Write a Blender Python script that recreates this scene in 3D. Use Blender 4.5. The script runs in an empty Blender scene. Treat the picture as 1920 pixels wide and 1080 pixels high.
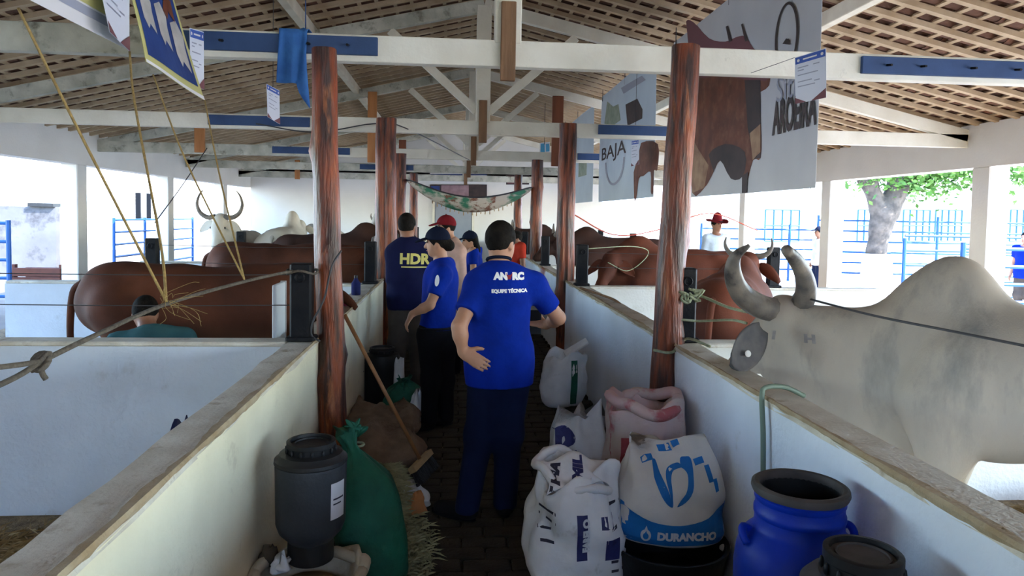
import bpy, bmesh, math, random
import numpy as np
from mathutils import Vector, Matrix
from mathutils.bvhtree import BVHTree
random.seed(7); np.random.seed(7)
scene = bpy.context.scene
COL = scene.collection

# ------------------------------------------------------------------ camera
F, CX, CY, EYE = 1350.0, 960.0, 469.6, 1.747
YAW, PITCH, ROLL = 0.0822, 0.0474, 0.0174
cam_data = bpy.data.cameras.new('camera'); cam = bpy.data.objects.new('camera', cam_data); COL.objects.link(cam)
_f = Vector((math.sin(YAW), math.cos(YAW), 0)); _r = Vector((math.cos(YAW), -math.sin(YAW), 0)); _u = Vector((0, 0, 1))
_f2 = _f*math.cos(PITCH) - _u*math.sin(PITCH); _u2 = _u*math.cos(PITCH) + _f*math.sin(PITCH)
_r3 = _r*math.cos(ROLL) + _u2*math.sin(ROLL); _u3 = _u2*math.cos(ROLL) - _r*math.sin(ROLL)
cam.matrix_world = Matrix(((_r3.x, _u3.x, -_f2.x, 0), (_r3.y, _u3.y, -_f2.y, 0), (_r3.z, _u3.z, -_f2.z, EYE), (0, 0, 0, 1)))
cam_data.sensor_width = 36.0; cam_data.lens = F/1920*36.0
cam_data.shift_y = (CY-540)/1920.0
cam_data.clip_start = 0.05; cam_data.clip_end = 400
scene.camera = cam

# ------------------------------------------------------------------ world, sun, exposure
world = bpy.data.worlds.new('world'); scene.world = world; world.use_nodes = True
wn = world.node_tree; wn.nodes.clear()
sky = wn.nodes.new('ShaderNodeTexSky'); sky.sky_type = 'NISHITA'; sky.sun_disc = False
sky.sun_elevation = math.radians(42); sky.sun_rotation = math.radians(130); sky.dust_density = 0.6; sky.air_density = 1.2; sky.ozone_density = 3.5
bg = wn.nodes.new('ShaderNodeBackground'); bg.inputs['Strength'].default_value = 0.85
wo = wn.nodes.new('ShaderNodeOutputWorld')
wb = wn.nodes.new('ShaderNodeMix'); wb.data_type = 'RGBA'; wb.blend_type = 'MULTIPLY'; wb.inputs[0].default_value = 1.0; wb.inputs[7].default_value = (.92,.98,1.08,1)
wn.links.new(sky.outputs[0], wb.inputs[6]); wn.links.new(wb.outputs[2], bg.inputs[0]); wn.links.new(bg.outputs[0], wo.inputs[0])
sun_d = bpy.data.lights.new('sun', 'SUN'); sun_d.energy = 9.0; sun_d.angle = math.radians(0.6); sun_d.color = (1.0, 0.97, 0.92)
sun = bpy.data.objects.new('sun', sun_d); COL.objects.link(sun)
_sd = Vector((-0.60, 0.42, -0.68)).normalized()      # direction the light travels
sun.rotation_euler = _sd.to_track_quat('-Z', 'Y').to_euler(); sun.location = (30, -20, 40)
vs = scene.view_settings; vs.view_transform = 'Standard'; vs.look = 'None'; vs.gamma = 1.0; vs.use_curve_mapping = False
vs.exposure = 1.42
scene.cycles.max_bounces = 8; scene.cycles.diffuse_bounces = 6; scene.cycles.use_denoising = True

# ------------------------------------------------------------------ geometry helpers
def V(*a): return np.array(a, float)
def nrm(v): v = np.asarray(v, float); return v/max(np.linalg.norm(v), 1e-9)
class MB:
    def __init__(s): s.v = []; s.f = []
    def add(s, vs_, fs):
        b = len(s.v); s.v += [tuple(map(float, p)) for p in vs_]; s.f += [tuple(i+b for i in q) for q in fs]; return s
    def box(s, lo, hi, bev=0.0):
        x0, y0, z0 = lo; x1, y1, z1 = hi
        if bev <= 0:
            return s.add([(x0,y0,z0),(x1,y0,z0),(x1,y1,z0),(x0,y1,z0),(x0,y0,z1),(x1,y0,z1),(x1,y1,z1),(x0,y1,z1)],
                     [(0,3,2,1),(4,5,6,7),(0,1,5,4),(1,2,6,5),(2,3,7,6),(3,0,4,7)])
        e = min(bev, (x1-x0)*.45, (y1-y0)*.45)
        ring = lambda i, z: [(x0+i+0*e,y0+i+e,z),(x0+i+e,y0+i,z),(x1-i-e,y0+i,z),(x1-i,y0+i+e,z),(x1-i,y1-i-e,z),(x1-i-e,y1-i,z),(x0+i+e,y1-i,z),(x0+i,y1-i-e,z)]
        rs = [ring(e*.7,z0), ring(0,z0+e*.7), ring(0,z1-e*.7), ring(e*.7,z1)]
        return s.loft(rs)
    def loft(s, rings, close=True, caps=True):
        n = len(rings[0]); b = len(s.v)
        for r in rings: s.v += [tuple(map(float, p)) for p in r]
        for i in range(len(rings)-1):
            for j in range(n if close else n-1):
                k = (j+1) % n
                s.f.append((b+i*n+j, b+i*n+k, b+(i+1)*n+k, b+(i+1)*n+j))
        if caps and close:
            s.f.append(tuple(b+j for j in reversed(range(n)))); t = b+(len(rings)-1)*n
            s.f.append(tuple(t+j for j in range(n)))
        return s
    def bar(s, a, b, w, h, up=(0,0,1)):
        """rectangular bar from a to b, w across, h along up"""
        a = np.asarray(a, float); b = np.asarray(b, float); d = nrm(b-a); u = np.asarray(up, float)
        if abs(d@u) > .98: u = V(0,1,0)
        r = nrm(np.cross(d, u)); u = np.cross(r, d)
        q = [(-1,-1),(1,-1),(1,1),(-1,1)]
        return s.loft([[p + r*w/2*i + u*h/2*j for i, j in q] for p in (a, b)])
    def tube(s, pts, rad, n=8, caps=True):
        pts = [np.asarray(p, float) for p in pts]; m = len(pts)
        if not hasattr(rad, '__len__'): rad = [rad]*m
        rings = []; pu = None
        for i, p in enumerate(pts):
            d = nrm(pts[min(i+1, m-1)] - pts[max(i-1, 0)])
            if pu is None:
                pu = V(0,0,1) if abs(d[2]) < .9 else V(1,0,0)
            r = nrm(np.cross(d, pu)); pu = np.cross(r, d)
            rings.append([p + (r*math.cos(t) + pu*math.sin(t))*rad[i] for t in np.linspace(0, 2*math.pi, n, endpoint=False)])
        return s.loft(rings, caps=caps)
    def lathe(s, c, prof, n=32, axis=None, caps=True):
        """prof = [(r, z)] about the vertical through c (or about axis)"""
        c = np.asarray(c, float); a = V(0,0,1) if axis is None else nrm(axis)
        r = nrm(np.cross(a, V(0,1,0) if abs(a[1]) < .9 else V(1,0,0))); u = np.cross(a, r)
        return s.loft([[c + a*z + (r*math.cos(t)+u*math.sin(t))*rr for t in np.linspace(0, 2*math.pi, n, endpoint=False)] for rr, z in prof], caps=caps)
    def ell(s, c, rad, n=12, m=8):
        c = np.asarray(c, float)
        return s.loft([[c + V(rad[0]*math.sin(t)*math.cos(p), rad[1]*math.sin(t)*math.sin(p), -rad[2]*math.cos(t)) for p in np.linspace(0, 2*math.pi, n, endpoint=False)]
                       for t in np.linspace(.08, math.pi-.08, m)])
def spline(pts, n=8):
    """Catmull-Rom through pts"""
    P = [np.asarray(p, float) for p in pts]; P = [2*P[0]-P[1]] + P + [2*P[-1]-P[-2]]; o = []
    for i in range(1, len(P)-2):
        for t in np.linspace(0, 1, n, endpoint=False):
            a, b, c, d = P[i-1:i+3]
            o.append(.5*((2*b) + (c-a)*t + (2*a-5*b+4*c-d)*t*t + (3*b-a-3*c+d)*t**3))
    o.append(P[-2]); return o

WORLD = {}; GEO = {}
def tag(o, label=None, cat=None, group=None, kind=None):
    if label: o['label'] = label
    if cat: o['category'] = cat
    if group: o['group'] = group
    if kind: o['kind'] = kind
    return o
def obj(name, mb, mat, parent=None, smooth=False, keep=False, origin=None):
    v = np.asarray(mb.v, float) if isinstance(mb, MB) else np.asarray(mb[0], float)
    f = mb.f if isinstance(mb, MB) else mb[1]
    if origin is None:
        lo, hi = v.min(0), v.max(0); origin = V((lo[0]+hi[0])/2, (lo[1]+hi[1])/2, lo[2])
    origin = np.asarray(origin, float)
    me = bpy.data.meshes.new(name)
    if isinstance(f, np.ndarray):
        nf, k = f.shape; lv = (v-origin).astype(np.float32)
        me.vertices.add(len(lv)); me.vertices.foreach_set('co', lv.ravel())
        me.loops.add(nf*k); me.loops.foreach_set('vertex_index', f.astype(np.int32).ravel())
        me.polygons.add(nf); me.polygons.foreach_set('loop_start', np.arange(0, nf*k, k, dtype=np.int32)); me.polygons.foreach_set('loop_total', np.full(nf, k, dtype=np.int32))
        me.update(calc_edges=True); me.validate()
    else:
        me.from_pydata([tuple(p) for p in (v-origin)], [], f); me.update()
    if smooth is True: me.polygons.foreach_set('use_smooth', [True]*len(me.polygons))
    elif smooth:
        me.polygons.foreach_set('use_smooth', [True]*len(me.polygons)); me.set_sharp_from_angle(angle=math.radians(smooth))
    if mat: me.materials.append(mat)
    o = bpy.data.objects.new(name, me); COL.objects.link(o)
    pw = V(0,0,0)
    if parent is not None: o.parent = parent; pw = WORLD[parent.name]
    o.location = tuple(origin - pw); WORLD[o.name] = origin
    if keep: GEO[o.name] = (v, [tuple(int(i) for i in q) for q in f])
    return o
def thing(name, loc, label=None, cat=None, group=None, kind=None):
    o = bpy.data.objects.new(name, None); COL.objects.link(o); o.location = tuple(loc); o.empty_display_size = .1
    WORLD[o.name] = np.asarray(loc, float); return tag(o, label, cat, group, kind)
def shared(name, me, loc, parent=None, rot=(0,0,0), scale=(1,1,1)):
    o = bpy.data.objects.new(name, me); COL.objects.link(o)
    pw = V(0,0,0)
    if parent is not None: o.parent = parent; pw = WORLD[parent.name]
    o.location = tuple(np.asarray(loc, float)-pw); o.rotation_euler = rot; o.scale = scale; WORLD[o.name] = np.asarray(loc, float); return o
def dup(root, loc, rotz=0.0, label=None, group=None, scale=1.0):
    def cp(o, par):
        c = o.copy(); COL.objects.link(c)
        if par is not None: c.parent = par
        for ch in o.children: cp(ch, c)
        return c
    r = cp(root, None); r.location = tuple(loc); r.rotation_euler = (0,0,rotz); r.scale = (scale,)*3
    if label: r['label'] = label
    if group: r['group'] = group
    return r

# ------------------------------------------------------------------ materials
def mat(name, c1, c2=None, scale=6.0, rough=.75, bump=0.0, bscale=None, stretch=(1,1,1), contrast=(.35,.65), metal=0.0, c3=None, s3=2.0, t3=(.55,.7), spec=.3):
    m = bpy.data.materials.new(name); m.use_nodes = True; nt = m.node_tree; b = nt.nodes['Principled BSDF']
    b.inputs['Roughness'].default_value = rough; b.inputs['Metallic'].default_value = metal; b.inputs['Specular IOR Level'].default_value = spec
    L = nt.links.new
    tc = nt.nodes.new('ShaderNodeTexCoord'); mp = nt.nodes.new('ShaderNodeMapping'); mp.inputs['Scale'].default_value = stretch
    L(tc.outputs['Object'], mp.inputs[0])
    out = None
    if c2 is not None:
        n = nt.nodes.new('ShaderNodeTexNoise'); n.inputs['Scale'].default_value = scale; n.inputs['Detail'].default_value = 6; L(mp.outputs[0], n.inputs['Vector'])
        r = nt.nodes.new('ShaderNodeMapRange'); r.inputs[1].default_value, r.inputs[2].default_value = contrast; L(n.outputs['Fac'], r.inputs[0])
        mx = nt.nodes.new('ShaderNodeMix'); mx.data_type = 'RGBA'; mx.inputs[6].default_value = (*c1, 1); mx.inputs[7].default_value = (*c2, 1); L(r.outputs[0], mx.inputs[0])
        out = mx.outputs[2]
        if c3 is not None:
            n2 = nt.nodes.new('ShaderNodeTexNoise'); n2.inputs['Scale'].default_value = s3; n2.inputs['Detail'].default_value = 8; n2.inputs['Roughness'].default_value = .65; L(mp.outputs[0], n2.inputs['Vector'])
            r2 = nt.nodes.new('ShaderNodeMapRange'); r2.inputs[1].default_value, r2.inputs[2].default_value = t3; L(n2.outputs['Fac'], r2.inputs[0])
            m2 = nt.nodes.new('ShaderNodeMix'); m2.data_type = 'RGBA'; L(out, m2.inputs[6]); m2.inputs[7].default_value = (*c3, 1); L(r2.outputs[0], m2.inputs[0]); out = m2.outputs[2]
        L(out, b.inputs['Base Color'])
    else: b.inputs['Base Color'].default_value = (*c1, 1)
    if bump > 0:
        nb = nt.nodes.new('ShaderNodeTexNoise'); nb.inputs['Scale'].default_value = bscale or scale*3; nb.inputs['Detail'].default_value = 5; L(mp.outputs[0], nb.inputs['Vector'])
        bp = nt.nodes.new('ShaderNodeBump'); bp.inputs['Strength'].default_value = bump; bp.inputs['Distance'].default_value = .02; L(nb.outputs['Fac'], bp.inputs['Height']); L(bp.outputs[0], b.inputs['Normal'])
    return m
M = {}
M['plaster'] = mat('plaster', (.72,.71,.66), (.60,.58,.52), 2.2, .85, .25, 40, c3=(.45,.40,.32), s3=3.0, t3=(.62,.8))
M['mortar'] = mat('mortar', (.33,.24,.14), (.42,.34,.23), 9, .95, .4, 60)
M['plaster_warm_lit'] = mat('plaster_warm_lit', (.82,.76,.57), (.72,.66,.48), 2.2, .85, .25, 40, c3=(.45,.37,.26), s3=3.0, t3=(.62,.8))  # warm bounce light from the right yard mixed into the plaster colour
M['plaster_sky_lit'] = mat('plaster_sky_lit', (.67,.72,.79), (.58,.62,.68), 2.2, .85, .25, 40, c3=(.42,.42,.42), s3=3.0, t3=(.62,.8))  # cool sky light on the left cross walls mixed into the plaster colour
M['plaster_sky_bright'] = mat('plaster_sky_bright', (.77,.82,.90), (.69,.74,.81), 2.2, .85, .25, 40, c3=(.48,.47,.45), s3=3.0, t3=(.64,.82))  # brighter copy for the right aisle wall, sky light put into its colour
M['plaster_top'] = mat('plaster_top', (.70,.66,.57), (.55,.50,.41), 5, .9, .4, 60, c3=(.30,.22,.13), s3=7, t3=(.58,.75))
M['outer_plaster'] = mat('outer_plaster', (.80,.78,.74), (.74,.72,.68), 1.2, .85, .15, 30)
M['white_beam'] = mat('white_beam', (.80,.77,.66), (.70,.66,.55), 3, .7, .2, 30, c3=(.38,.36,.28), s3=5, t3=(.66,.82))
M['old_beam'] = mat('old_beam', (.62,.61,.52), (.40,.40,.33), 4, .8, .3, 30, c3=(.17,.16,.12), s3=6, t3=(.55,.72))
M['strip_wood'] = mat('strip_wood', (.26,.14,.07), (.15,.08,.04), 9, .6, .3, 40, (1,1,.15))
M['orange_wood'] = mat('orange_wood', (.55,.24,.09), (.42,.17,.06), 9, .6, .2, 40, (1,1,.15))
M['red_wood'] = mat('red_wood', (.27,.09,.045), (.2,.07,.04), 9, .6, .2, 40, (1,1,.15))
M['blue_board'] = mat('blue_board', (.035,.075,.18), (.028,.06,.145), 6, .5, .1, 40)
M['post_wood'] = mat('post_wood', (.25,.052,.014), (.040,.012,.007), 5.0, .38, .7, 16, (3.2,3.2,.42), (.40,.60), c3=(.36,.115,.035), s3=3.4, t3=(.57,.66), spec=.4)
M['black_paint'] = mat('black_paint', (.006,.007,.010), (.012,.012,.014), 8, .55, .2, 40, spec=.15)
M['rafter_wood'] = mat('rafter_wood', (.54,.42,.28), (.40,.29,.18), 3, .8, .2, 30, c3=(.22,.15,.1), s3=4, t3=(.6,.75))
M['tile_clay'] = mat('tile_clay', (.20,.10,.065), (.11,.06,.045), 4, .9, .3, 40, c3=(.30,.13,.08), s3=2.0, t3=(.55,.7))
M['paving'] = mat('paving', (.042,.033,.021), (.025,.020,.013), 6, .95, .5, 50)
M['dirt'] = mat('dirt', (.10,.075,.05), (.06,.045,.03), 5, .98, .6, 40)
M['sand'] = mat('sand', (.76,.72,.66), (.66,.62,.56), .8, .95, .2, 20)
M['hay_floor'] = mat('hay_floor', (.23,.15,.07), (.12,.075,.035), 16, .95, .9, 60)
M['straw'] = mat('straw', (.36,.34,.18), (.22,.21,.11), 12, .9)
M['straw_brown'] = mat('straw_brown', (.36,.24,.10), (.22,.14,.06), 12, .9)

# ------------------------------------------------------------------ structure
def struct(name, mb, m, parent=None, smooth=False):
    o = obj(name, mb, m, parent, smooth)
    if parent is None: o['kind'] = 'structure'
    return o
XL, XR, XRIDGE = -6.17, 6.73, 0.35
ZR, SL = 4.52, 0.235                      # ridge height and roof slope (underside of the rafters)
def zroof(x): return ZR - SL*abs(x-XRIDGE)
YN, YF = -7.0, 22.6
AL, AR, WT, WH = -0.80, 1.345, 0.16, 0.99 # aisle faces, thickness and height of the stall walls

# ground and floors
struct('ground', MB().box((-60,-30,-.4),(60,90,-.06)), M['sand'])
struct('ground_bounce_cut', MB().box((-15,-12,-.3),(-6.5,40,-.05)), mat('ground_bounce_cut', (.20,.17,.13), (.15,.125,.10), 1.5, .95, .3, 20))  # dark strip added to cut light bouncing in from the left ground
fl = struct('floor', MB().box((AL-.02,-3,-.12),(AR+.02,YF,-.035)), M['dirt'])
bw, bl = .118, .238
brick_me = None; nb = 0; rest = MB()
rows = int((14.0-1.4)/(bw+.008))
for i in range(rows):
    y = 1.9 + i*(bw+.008)
    off = (i % 2)*.122
    x = AL+.01-off
    while x < AR:
        x0, x1 = max(x, AL+.005), min(x+bl, AR-.005)
        if x1-x0 > .05:
            full = abs(x1-x0-bl) < 1e-4
            dz = random.uniform(-.006, .004); rz = random.uniform(-.012,.012)
            if full and nb < 290 and y > 2.9 and x0 > -.35 and x1 < 1.15:
                if brick_me is None:
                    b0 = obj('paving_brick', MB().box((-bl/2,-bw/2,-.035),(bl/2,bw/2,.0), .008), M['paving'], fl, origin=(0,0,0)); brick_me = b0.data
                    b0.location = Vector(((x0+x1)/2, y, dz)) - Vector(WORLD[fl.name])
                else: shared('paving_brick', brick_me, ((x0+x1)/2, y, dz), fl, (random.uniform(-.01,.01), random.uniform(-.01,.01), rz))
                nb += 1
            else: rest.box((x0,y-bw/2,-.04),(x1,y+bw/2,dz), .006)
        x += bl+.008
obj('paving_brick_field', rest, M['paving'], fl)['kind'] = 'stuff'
struct('floor_left_stalls', MB().box((XL-.3,-3,-.12),(AL-.02,YF,-.01)), M['hay_floor'])
struct('floor_right_stalls', MB().box((AR+.02,-3,-.12),(XR+.3,YF,-.012)), M['hay_floor'])

# aisle walls, with the worn sloping cap as a part
def aisle_wall(name, xa, xb):
    o = struct(name, MB().box((min(xa,xb),-2,-.1),(max(xa,xb),YF-.2,WH-.022)), M['plaster_warm_lit' if xa < 0 else 'plaster_sky_bright'])
    n = 120; rings = []
    for i in range(n+1):
        y = -2 + (YF+1.8)*i/n; j = lambda: random.uniform(-.007,.007)
        a, b = min(xa,xb), max(xa,xb)
        rings.append([(a-.004+j(),y,WH-.03+j()),(b+.004+j(),y,WH-.03+j()),(b-.006+j(),y,WH+j()*.4),(a+.006+j(),y,WH+j()*.4)])
    obj('wall_cap', MB().loft(rings), M['plaster_top'], o)
    # worn brown mortar showing along the aisle edge of the cap
    xe = xa if xa in (AL, AR) else xb; s_ = -1 if xe == AL else 1; rg = random.Random(int(abs(xe)*100)); seg = []
    wd = 0
    for i in range(520):
        y = .3 + i*.042; wd = max(0, min(.026, wd + rg.uniform(-.008,.008))); seg.append((y, wd, rg.uniform(-.002,.002)))
    for a_ in range(0, 520, 130):
        part = seg[a_:a_+131]
        obj('worn_edge', MB().loft([[(xe - s_*.0005, y, WH+.003-.004-w_*.9), (xe - s_*.0062, y, WH-.006), (xe - s_*.001, y, WH+.0065), (xe + s_*(.004+w_), y, WH+.0065), (xe + s_*.004, y, WH-.02)] for y, w_, j in part]), M['mortar'], o)
    return o
aisle_wall('wall_left_aisle', AL-WT, AL); aisle_wall('wall_right_aisle', AR, AR+WT)
CROSS = [4.25, 7.8, 11.0, 14.2, 17.4, 20.4]
for i, y in enumerate(CROSS):
    for side, (x0, x1) in (('left', (-4.6, AL-WT-.002)), ('right', (AR+WT+.002, 4.9))):
        o = struct('wall_%s_stall' % side, MB().box((x0,y,-.1),(x1,y+.15,WH-.025)), M['plaster_sky_lit'] if side == 'left' else M['plaster'])
        obj('wall_cap', MB().box((x0,y-.004,WH-.025),(x1,y+.154,WH+.002), .012), M['plaster_top'], o)
# outer walls: lintel beam on pillars
PY = [4.75, 8.75, 12.6, 16.4, 20.2]
for side, X, s in (('left', XL, -1), ('right', XR, 1)):
    a, b = sorted((X, X+s*.28))
    if side == 'left': struct('wall_left_light_block', MB().box((a+.02,YN-.4,-.1),(b-.02,2.6,2.48)), M['outer_plaster'])  # unseen closed stretch, added to dim the near left stall
    w = struct('wall_'+side, MB().box((a,YN-.5,2.48),(b,YF,3.04)), M['outer_plaster'])
    for y in [-3.0,.9]+PY:
        obj('pillar', MB().box((a+.003,y-.16,-.1),(b-.003,y+.16,2.48), .015), M['outer_plaster'], w)
fw = struct('wall_front', MB().box((XL,YN-.4,-.1),(XR,YN-.2,3.6)), M['outer_plaster'])  # unseen wall behind the camera, added to hold back light from there
# end wall with its door
EW = YF
ew = struct('wall_back', MB().box((XL,EW,-.1),(4.7,EW+.2,3.3)), M['outer_plaster'])
g = MB(); g.add([(XL,EW,3.0),(XR,EW,3.0),(XRIDGE,EW,zroof(XRIDGE)+.02),(XL,EW+.2,3.0),(XR,EW+.2,3.0),(XRIDGE,EW+.2,zroof(XRIDGE)+.02)],[(0,1,2),(5,4,3),(0,3,4,1),(1,4,5,2),(2,5,3,0)])
obj('gable', g, M['outer_plaster'], ew)
M['grey_door'] = mat('grey_door', (.30,.33,.38), (.27,.30,.35), 3, .5)
dr = struct('door_1', MB().box((-.57,EW-.05,0),(.58,EW-.003,2.15), .01), M['grey_door'])
obj('door_frame', MB().box((-.65,EW-.07,0),(-.575,EW-.003,2.23)).box((.585,EW-.07,0),(.66,EW-.003,2.23)).box((-.65,EW-.07,2.155),(.66,EW-.003,2.23)), M['white_beam'], dr)
obj('door_handle', MB().tube([(.45,EW-.06,1.0),(.45,EW-.1,1.0),(.35,EW-.1,1.0)], .012), M['black_paint'], dr)

# roof: rafters running down the slope, laths along the building, barrel tiles on top
ce = thing('ceiling', (XRIDGE,(YN+YF)/2,ZR)); ce['kind'] = 'structure'
half = 7.35-XRIDGE
ang = math.atan(SL); ln = half/math.cos(ang)
raf = MB().box((0,-.035,0),(ln,.035,.05))
lat = MB().box((-.022,0,0),(.022,YF-YN,.022))
rme = lme = None
def first_or_shared(name, me, mb, mt, loc, rot):
    if me is None:
        o = obj(name, mb, mt, None, origin=(0,0,0)); o.parent = ce; o.location = Vector(loc)-Vector(WORLD[ce.name]); o.rotation_euler = rot
        return o.data
    shared(name, me, loc, ce, rot); return me
y = YN+.1
while y < YF:
    for s in (1, -1):
        rme = first_or_shared('rafter', rme, raf, M['rafter_wood'], (XRIDGE, y, ZR), (0, ang if s > 0 else math.pi-ang, 0) if s > 0 else (0, ang, math.pi))
    y += .335
k = .1
while k < ln:
    for s in (1, -1):
        x = XRIDGE + s*k*math.cos(ang); z = ZR - k*math.sin(ang) + .052
        lme = first_or_shared('lath', lme, lat, M['rafter_wood'], (x, YN, z), (0, s*ang, 0))
    k += .205
# barrel tiles: columns of channels running down the slope
def tile_mb():
    m = MB(); n = 6; L = .44
    for (r, z) in ((.105, 0.0),):
        ring = lambda x, rr: [(x, rr*math.cos(t), rr*.62*math.sin(t)) for t in np.linspace(math.pi, 2*math.pi, n)] + [(x, (rr-.012)*math.cos(t), (rr-.012)*.62*math.sin(t)) for t in np.linspace(2*math.pi, math.pi, n)]
        m.loft([ring(0, r), ring(L, r*.86)])
    return m
tm = tile_mb(); tv = np.array(tm.v); cols = [YN+.1+.2*i for i in range(int((YF-YN)/.2))]
cand = []
for s in (1, -1):
    for j in range(int(ln/.38)+1):
        for y in cols: cand.append((s, j*.38, y))
def tile_pose(s, k, y):
    x = XRIDGE + s*k*math.cos(ang); z = ZR - k*math.sin(ang) + .125
    return (x, y, z)
near = []
for c_ in cand:
    p = Vector(tile_pose(*c_)); d = p - Vector((0,0,EYE)); zc = d.dot(_f2)
    if zc > .5:
        ix = CX + F*d.dot(_r3)/zc; iy = CY - F*d.dot(_u3)/zc
        if -60 < ix < 1980 and -60 < iy < 1080: near.append((zc, c_))
near.sort(); near = set(c_ for _, c_ in near[:290])
tme = None; V_, F_ = [], []; base = 0; tf = tm.f
for c_ in cand:
    s, k, y = c_; p = tile_pose(*c_)
    rz = random.uniform(-.03, .03)
    if c_ in near:
        if tme is None:
            o = obj('roof_tile', tm, M['tile_clay'], None, 40, origin=(0,0,0)); tme = o.data; o.parent = ce; o.location = Vector(p)-Vector(WORLD[ce.name]); o.rotation_euler = (0, ang, 0 if s > 0 else math.pi)
        else: shared('roof_tile', tme, p, ce, (0, ang, (0 if s > 0 else math.pi)+rz))
    else:
        R = np.array((Matrix.Rotation((0 if s > 0 else math.pi)+rz, 3, 'Z') @ Matrix.Rotation(ang, 3, 'Y')))
        V_.append(tv @ R.T + np.array(p)); F_ += [tuple(i+base for i in q) for q in tf]; base += len(tv)
m = MB(); m.v = np.concatenate(V_); m.f = F_
obj('roof_tile_field', (m.v, m.f), M['tile_clay'], ce, 40)['kind'] = 'stuff'
# caps over the joints between the channels, one mesh (hidden from below by the channels' rims)
m = MB()
for s in (1, -1):
    e = XRIDGE + s*(half+.05); z1 = ZR - (half+.05)*SL
    m.add([(XRIDGE,YN-.1,ZR+.2),(e,YN-.1,z1+.2),(e,YF+.3,z1+.2),(XRIDGE,YF+.3,ZR+.2),(XRIDGE,YN-.1,ZR+.24),(e,YN-.1,z1+.24),(e,YF+.3,z1+.24),(XRIDGE,YF+.3,ZR+.24)],
          [(0,1,2,3),(7,6,5,4),(0,4,5,1),(1,5,6,2),(2,6,7,3),(3,7,4,0)])
obj('cover_tile_field', m, M['tile_clay'], ce)['kind'] = 'stuff'

# purlins along the building
M['pale_purlin'] = mat('pale_purlin', (.74,.70,.58), (.60,.55,.44), 3, .75, .2, 30)
for i, x in enumerate((-1.75, 3.55)):
    o = tag(obj('purlin', MB().box((x-.05,YN+.2,zroof(x)-.15),(x+.05,YF-.1,zroof(x)-.012), .01), M['pale_purlin']),
        ('white painted roof purlin on the left slope above the blue cloth' if i == 0 else 'white painted roof purlin on the right slope beyond the large banner'), 'purlin')

# trusses
TY = [4.92, 9.04, 13.15, 17.27, 21.4]; ZB = 2.75
def truss(i, y):
    r = thing('roof_truss', (XRIDGE, y, ZB), ['nearest white roof truss with blue boards on its tie beam, a blue cloth over it', 'second white roof truss from the front, over the second pair of log posts',
        'third white roof truss from the front, in the middle of the barn', 'fourth white roof truss from the front, above the hammock', 'last white roof truss just before the back wall'][i], 'truss', 'white roof trusses over the aisle')
    h = .175; t = .09
    xs_ = {0: -1.95, 2: -2.4}.get(i, XL+.001)
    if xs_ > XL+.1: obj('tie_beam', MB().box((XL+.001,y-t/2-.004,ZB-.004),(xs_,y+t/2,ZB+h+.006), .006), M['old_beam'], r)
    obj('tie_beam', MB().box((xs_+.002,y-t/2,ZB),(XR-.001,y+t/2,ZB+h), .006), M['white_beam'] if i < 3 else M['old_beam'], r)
    zt = ZB+h
    za = zroof(XRIDGE)-.16
    obj('king_post', MB().box((XRIDGE-.09,y-.05,zt-.02),(XRIDGE+.09,y+.05,za-.02), .006), M['white_beam'], r)
    for s, X in ((-1, XL), (1, XR)):
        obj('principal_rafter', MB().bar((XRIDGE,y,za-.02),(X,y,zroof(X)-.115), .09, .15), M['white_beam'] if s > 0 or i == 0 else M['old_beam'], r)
        xm = XRIDGE + s*1.15
        if i != 0: obj('brace', MB().bar((XRIDGE+s*.08,y,zt+.12),(xm,y,zroof(xm)-.26), .07, .10), M['white_beam'], r)
        else: obj('brace', MB().bar((XRIDGE+s*.08,y,zt+.42),(xm,y,zroof(xm)-.24), .07, .10), M['white_beam'], r)
    obj('hanger_strip', MB().box((XRIDGE-.05,y-.095,ZB-.10),(XRIDGE+.05,y-.052,ZB+.42), .005), M['strip_wood'], r)
    return r
TR = [truss(i, y) for i, y in enumerate(TY)]
# blue boards with nails on the beams
def blue_board(i, y, x0, x1, dz, nails):
    o = obj('blue_board', MB().box((x0,y-.075,ZB+dz),(x1,y-.046,ZB+dz+.118), .004), M['blue_board'], TR[i])
    for x in nails: obj('nail', MB().tube([(x,y-.07,ZB+dz+.06),(x,y-.13,ZB+dz+.05)], .009, 6), M['black_paint'], o)
blue_board(0, TY[0], -1.78, -.51, .038, [-1.5,-.95,-.7]); blue_board(0, TY[0], 2.82, 4.3, .035, [3.0,3.25,3.62,3.95])
blue_board(1, TY[1], -2.95, -1.75, .035, []); blue_board(1, TY[1], 1.8, 2.72, .045, [])
blue_board(2, TY[2], -3.2, -1.85, .04, []); blue_board(2, TY[2], 2.25, 2.95, .05, []); blue_board(3, TY[3], -2.2, -.95, .04, [])

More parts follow.
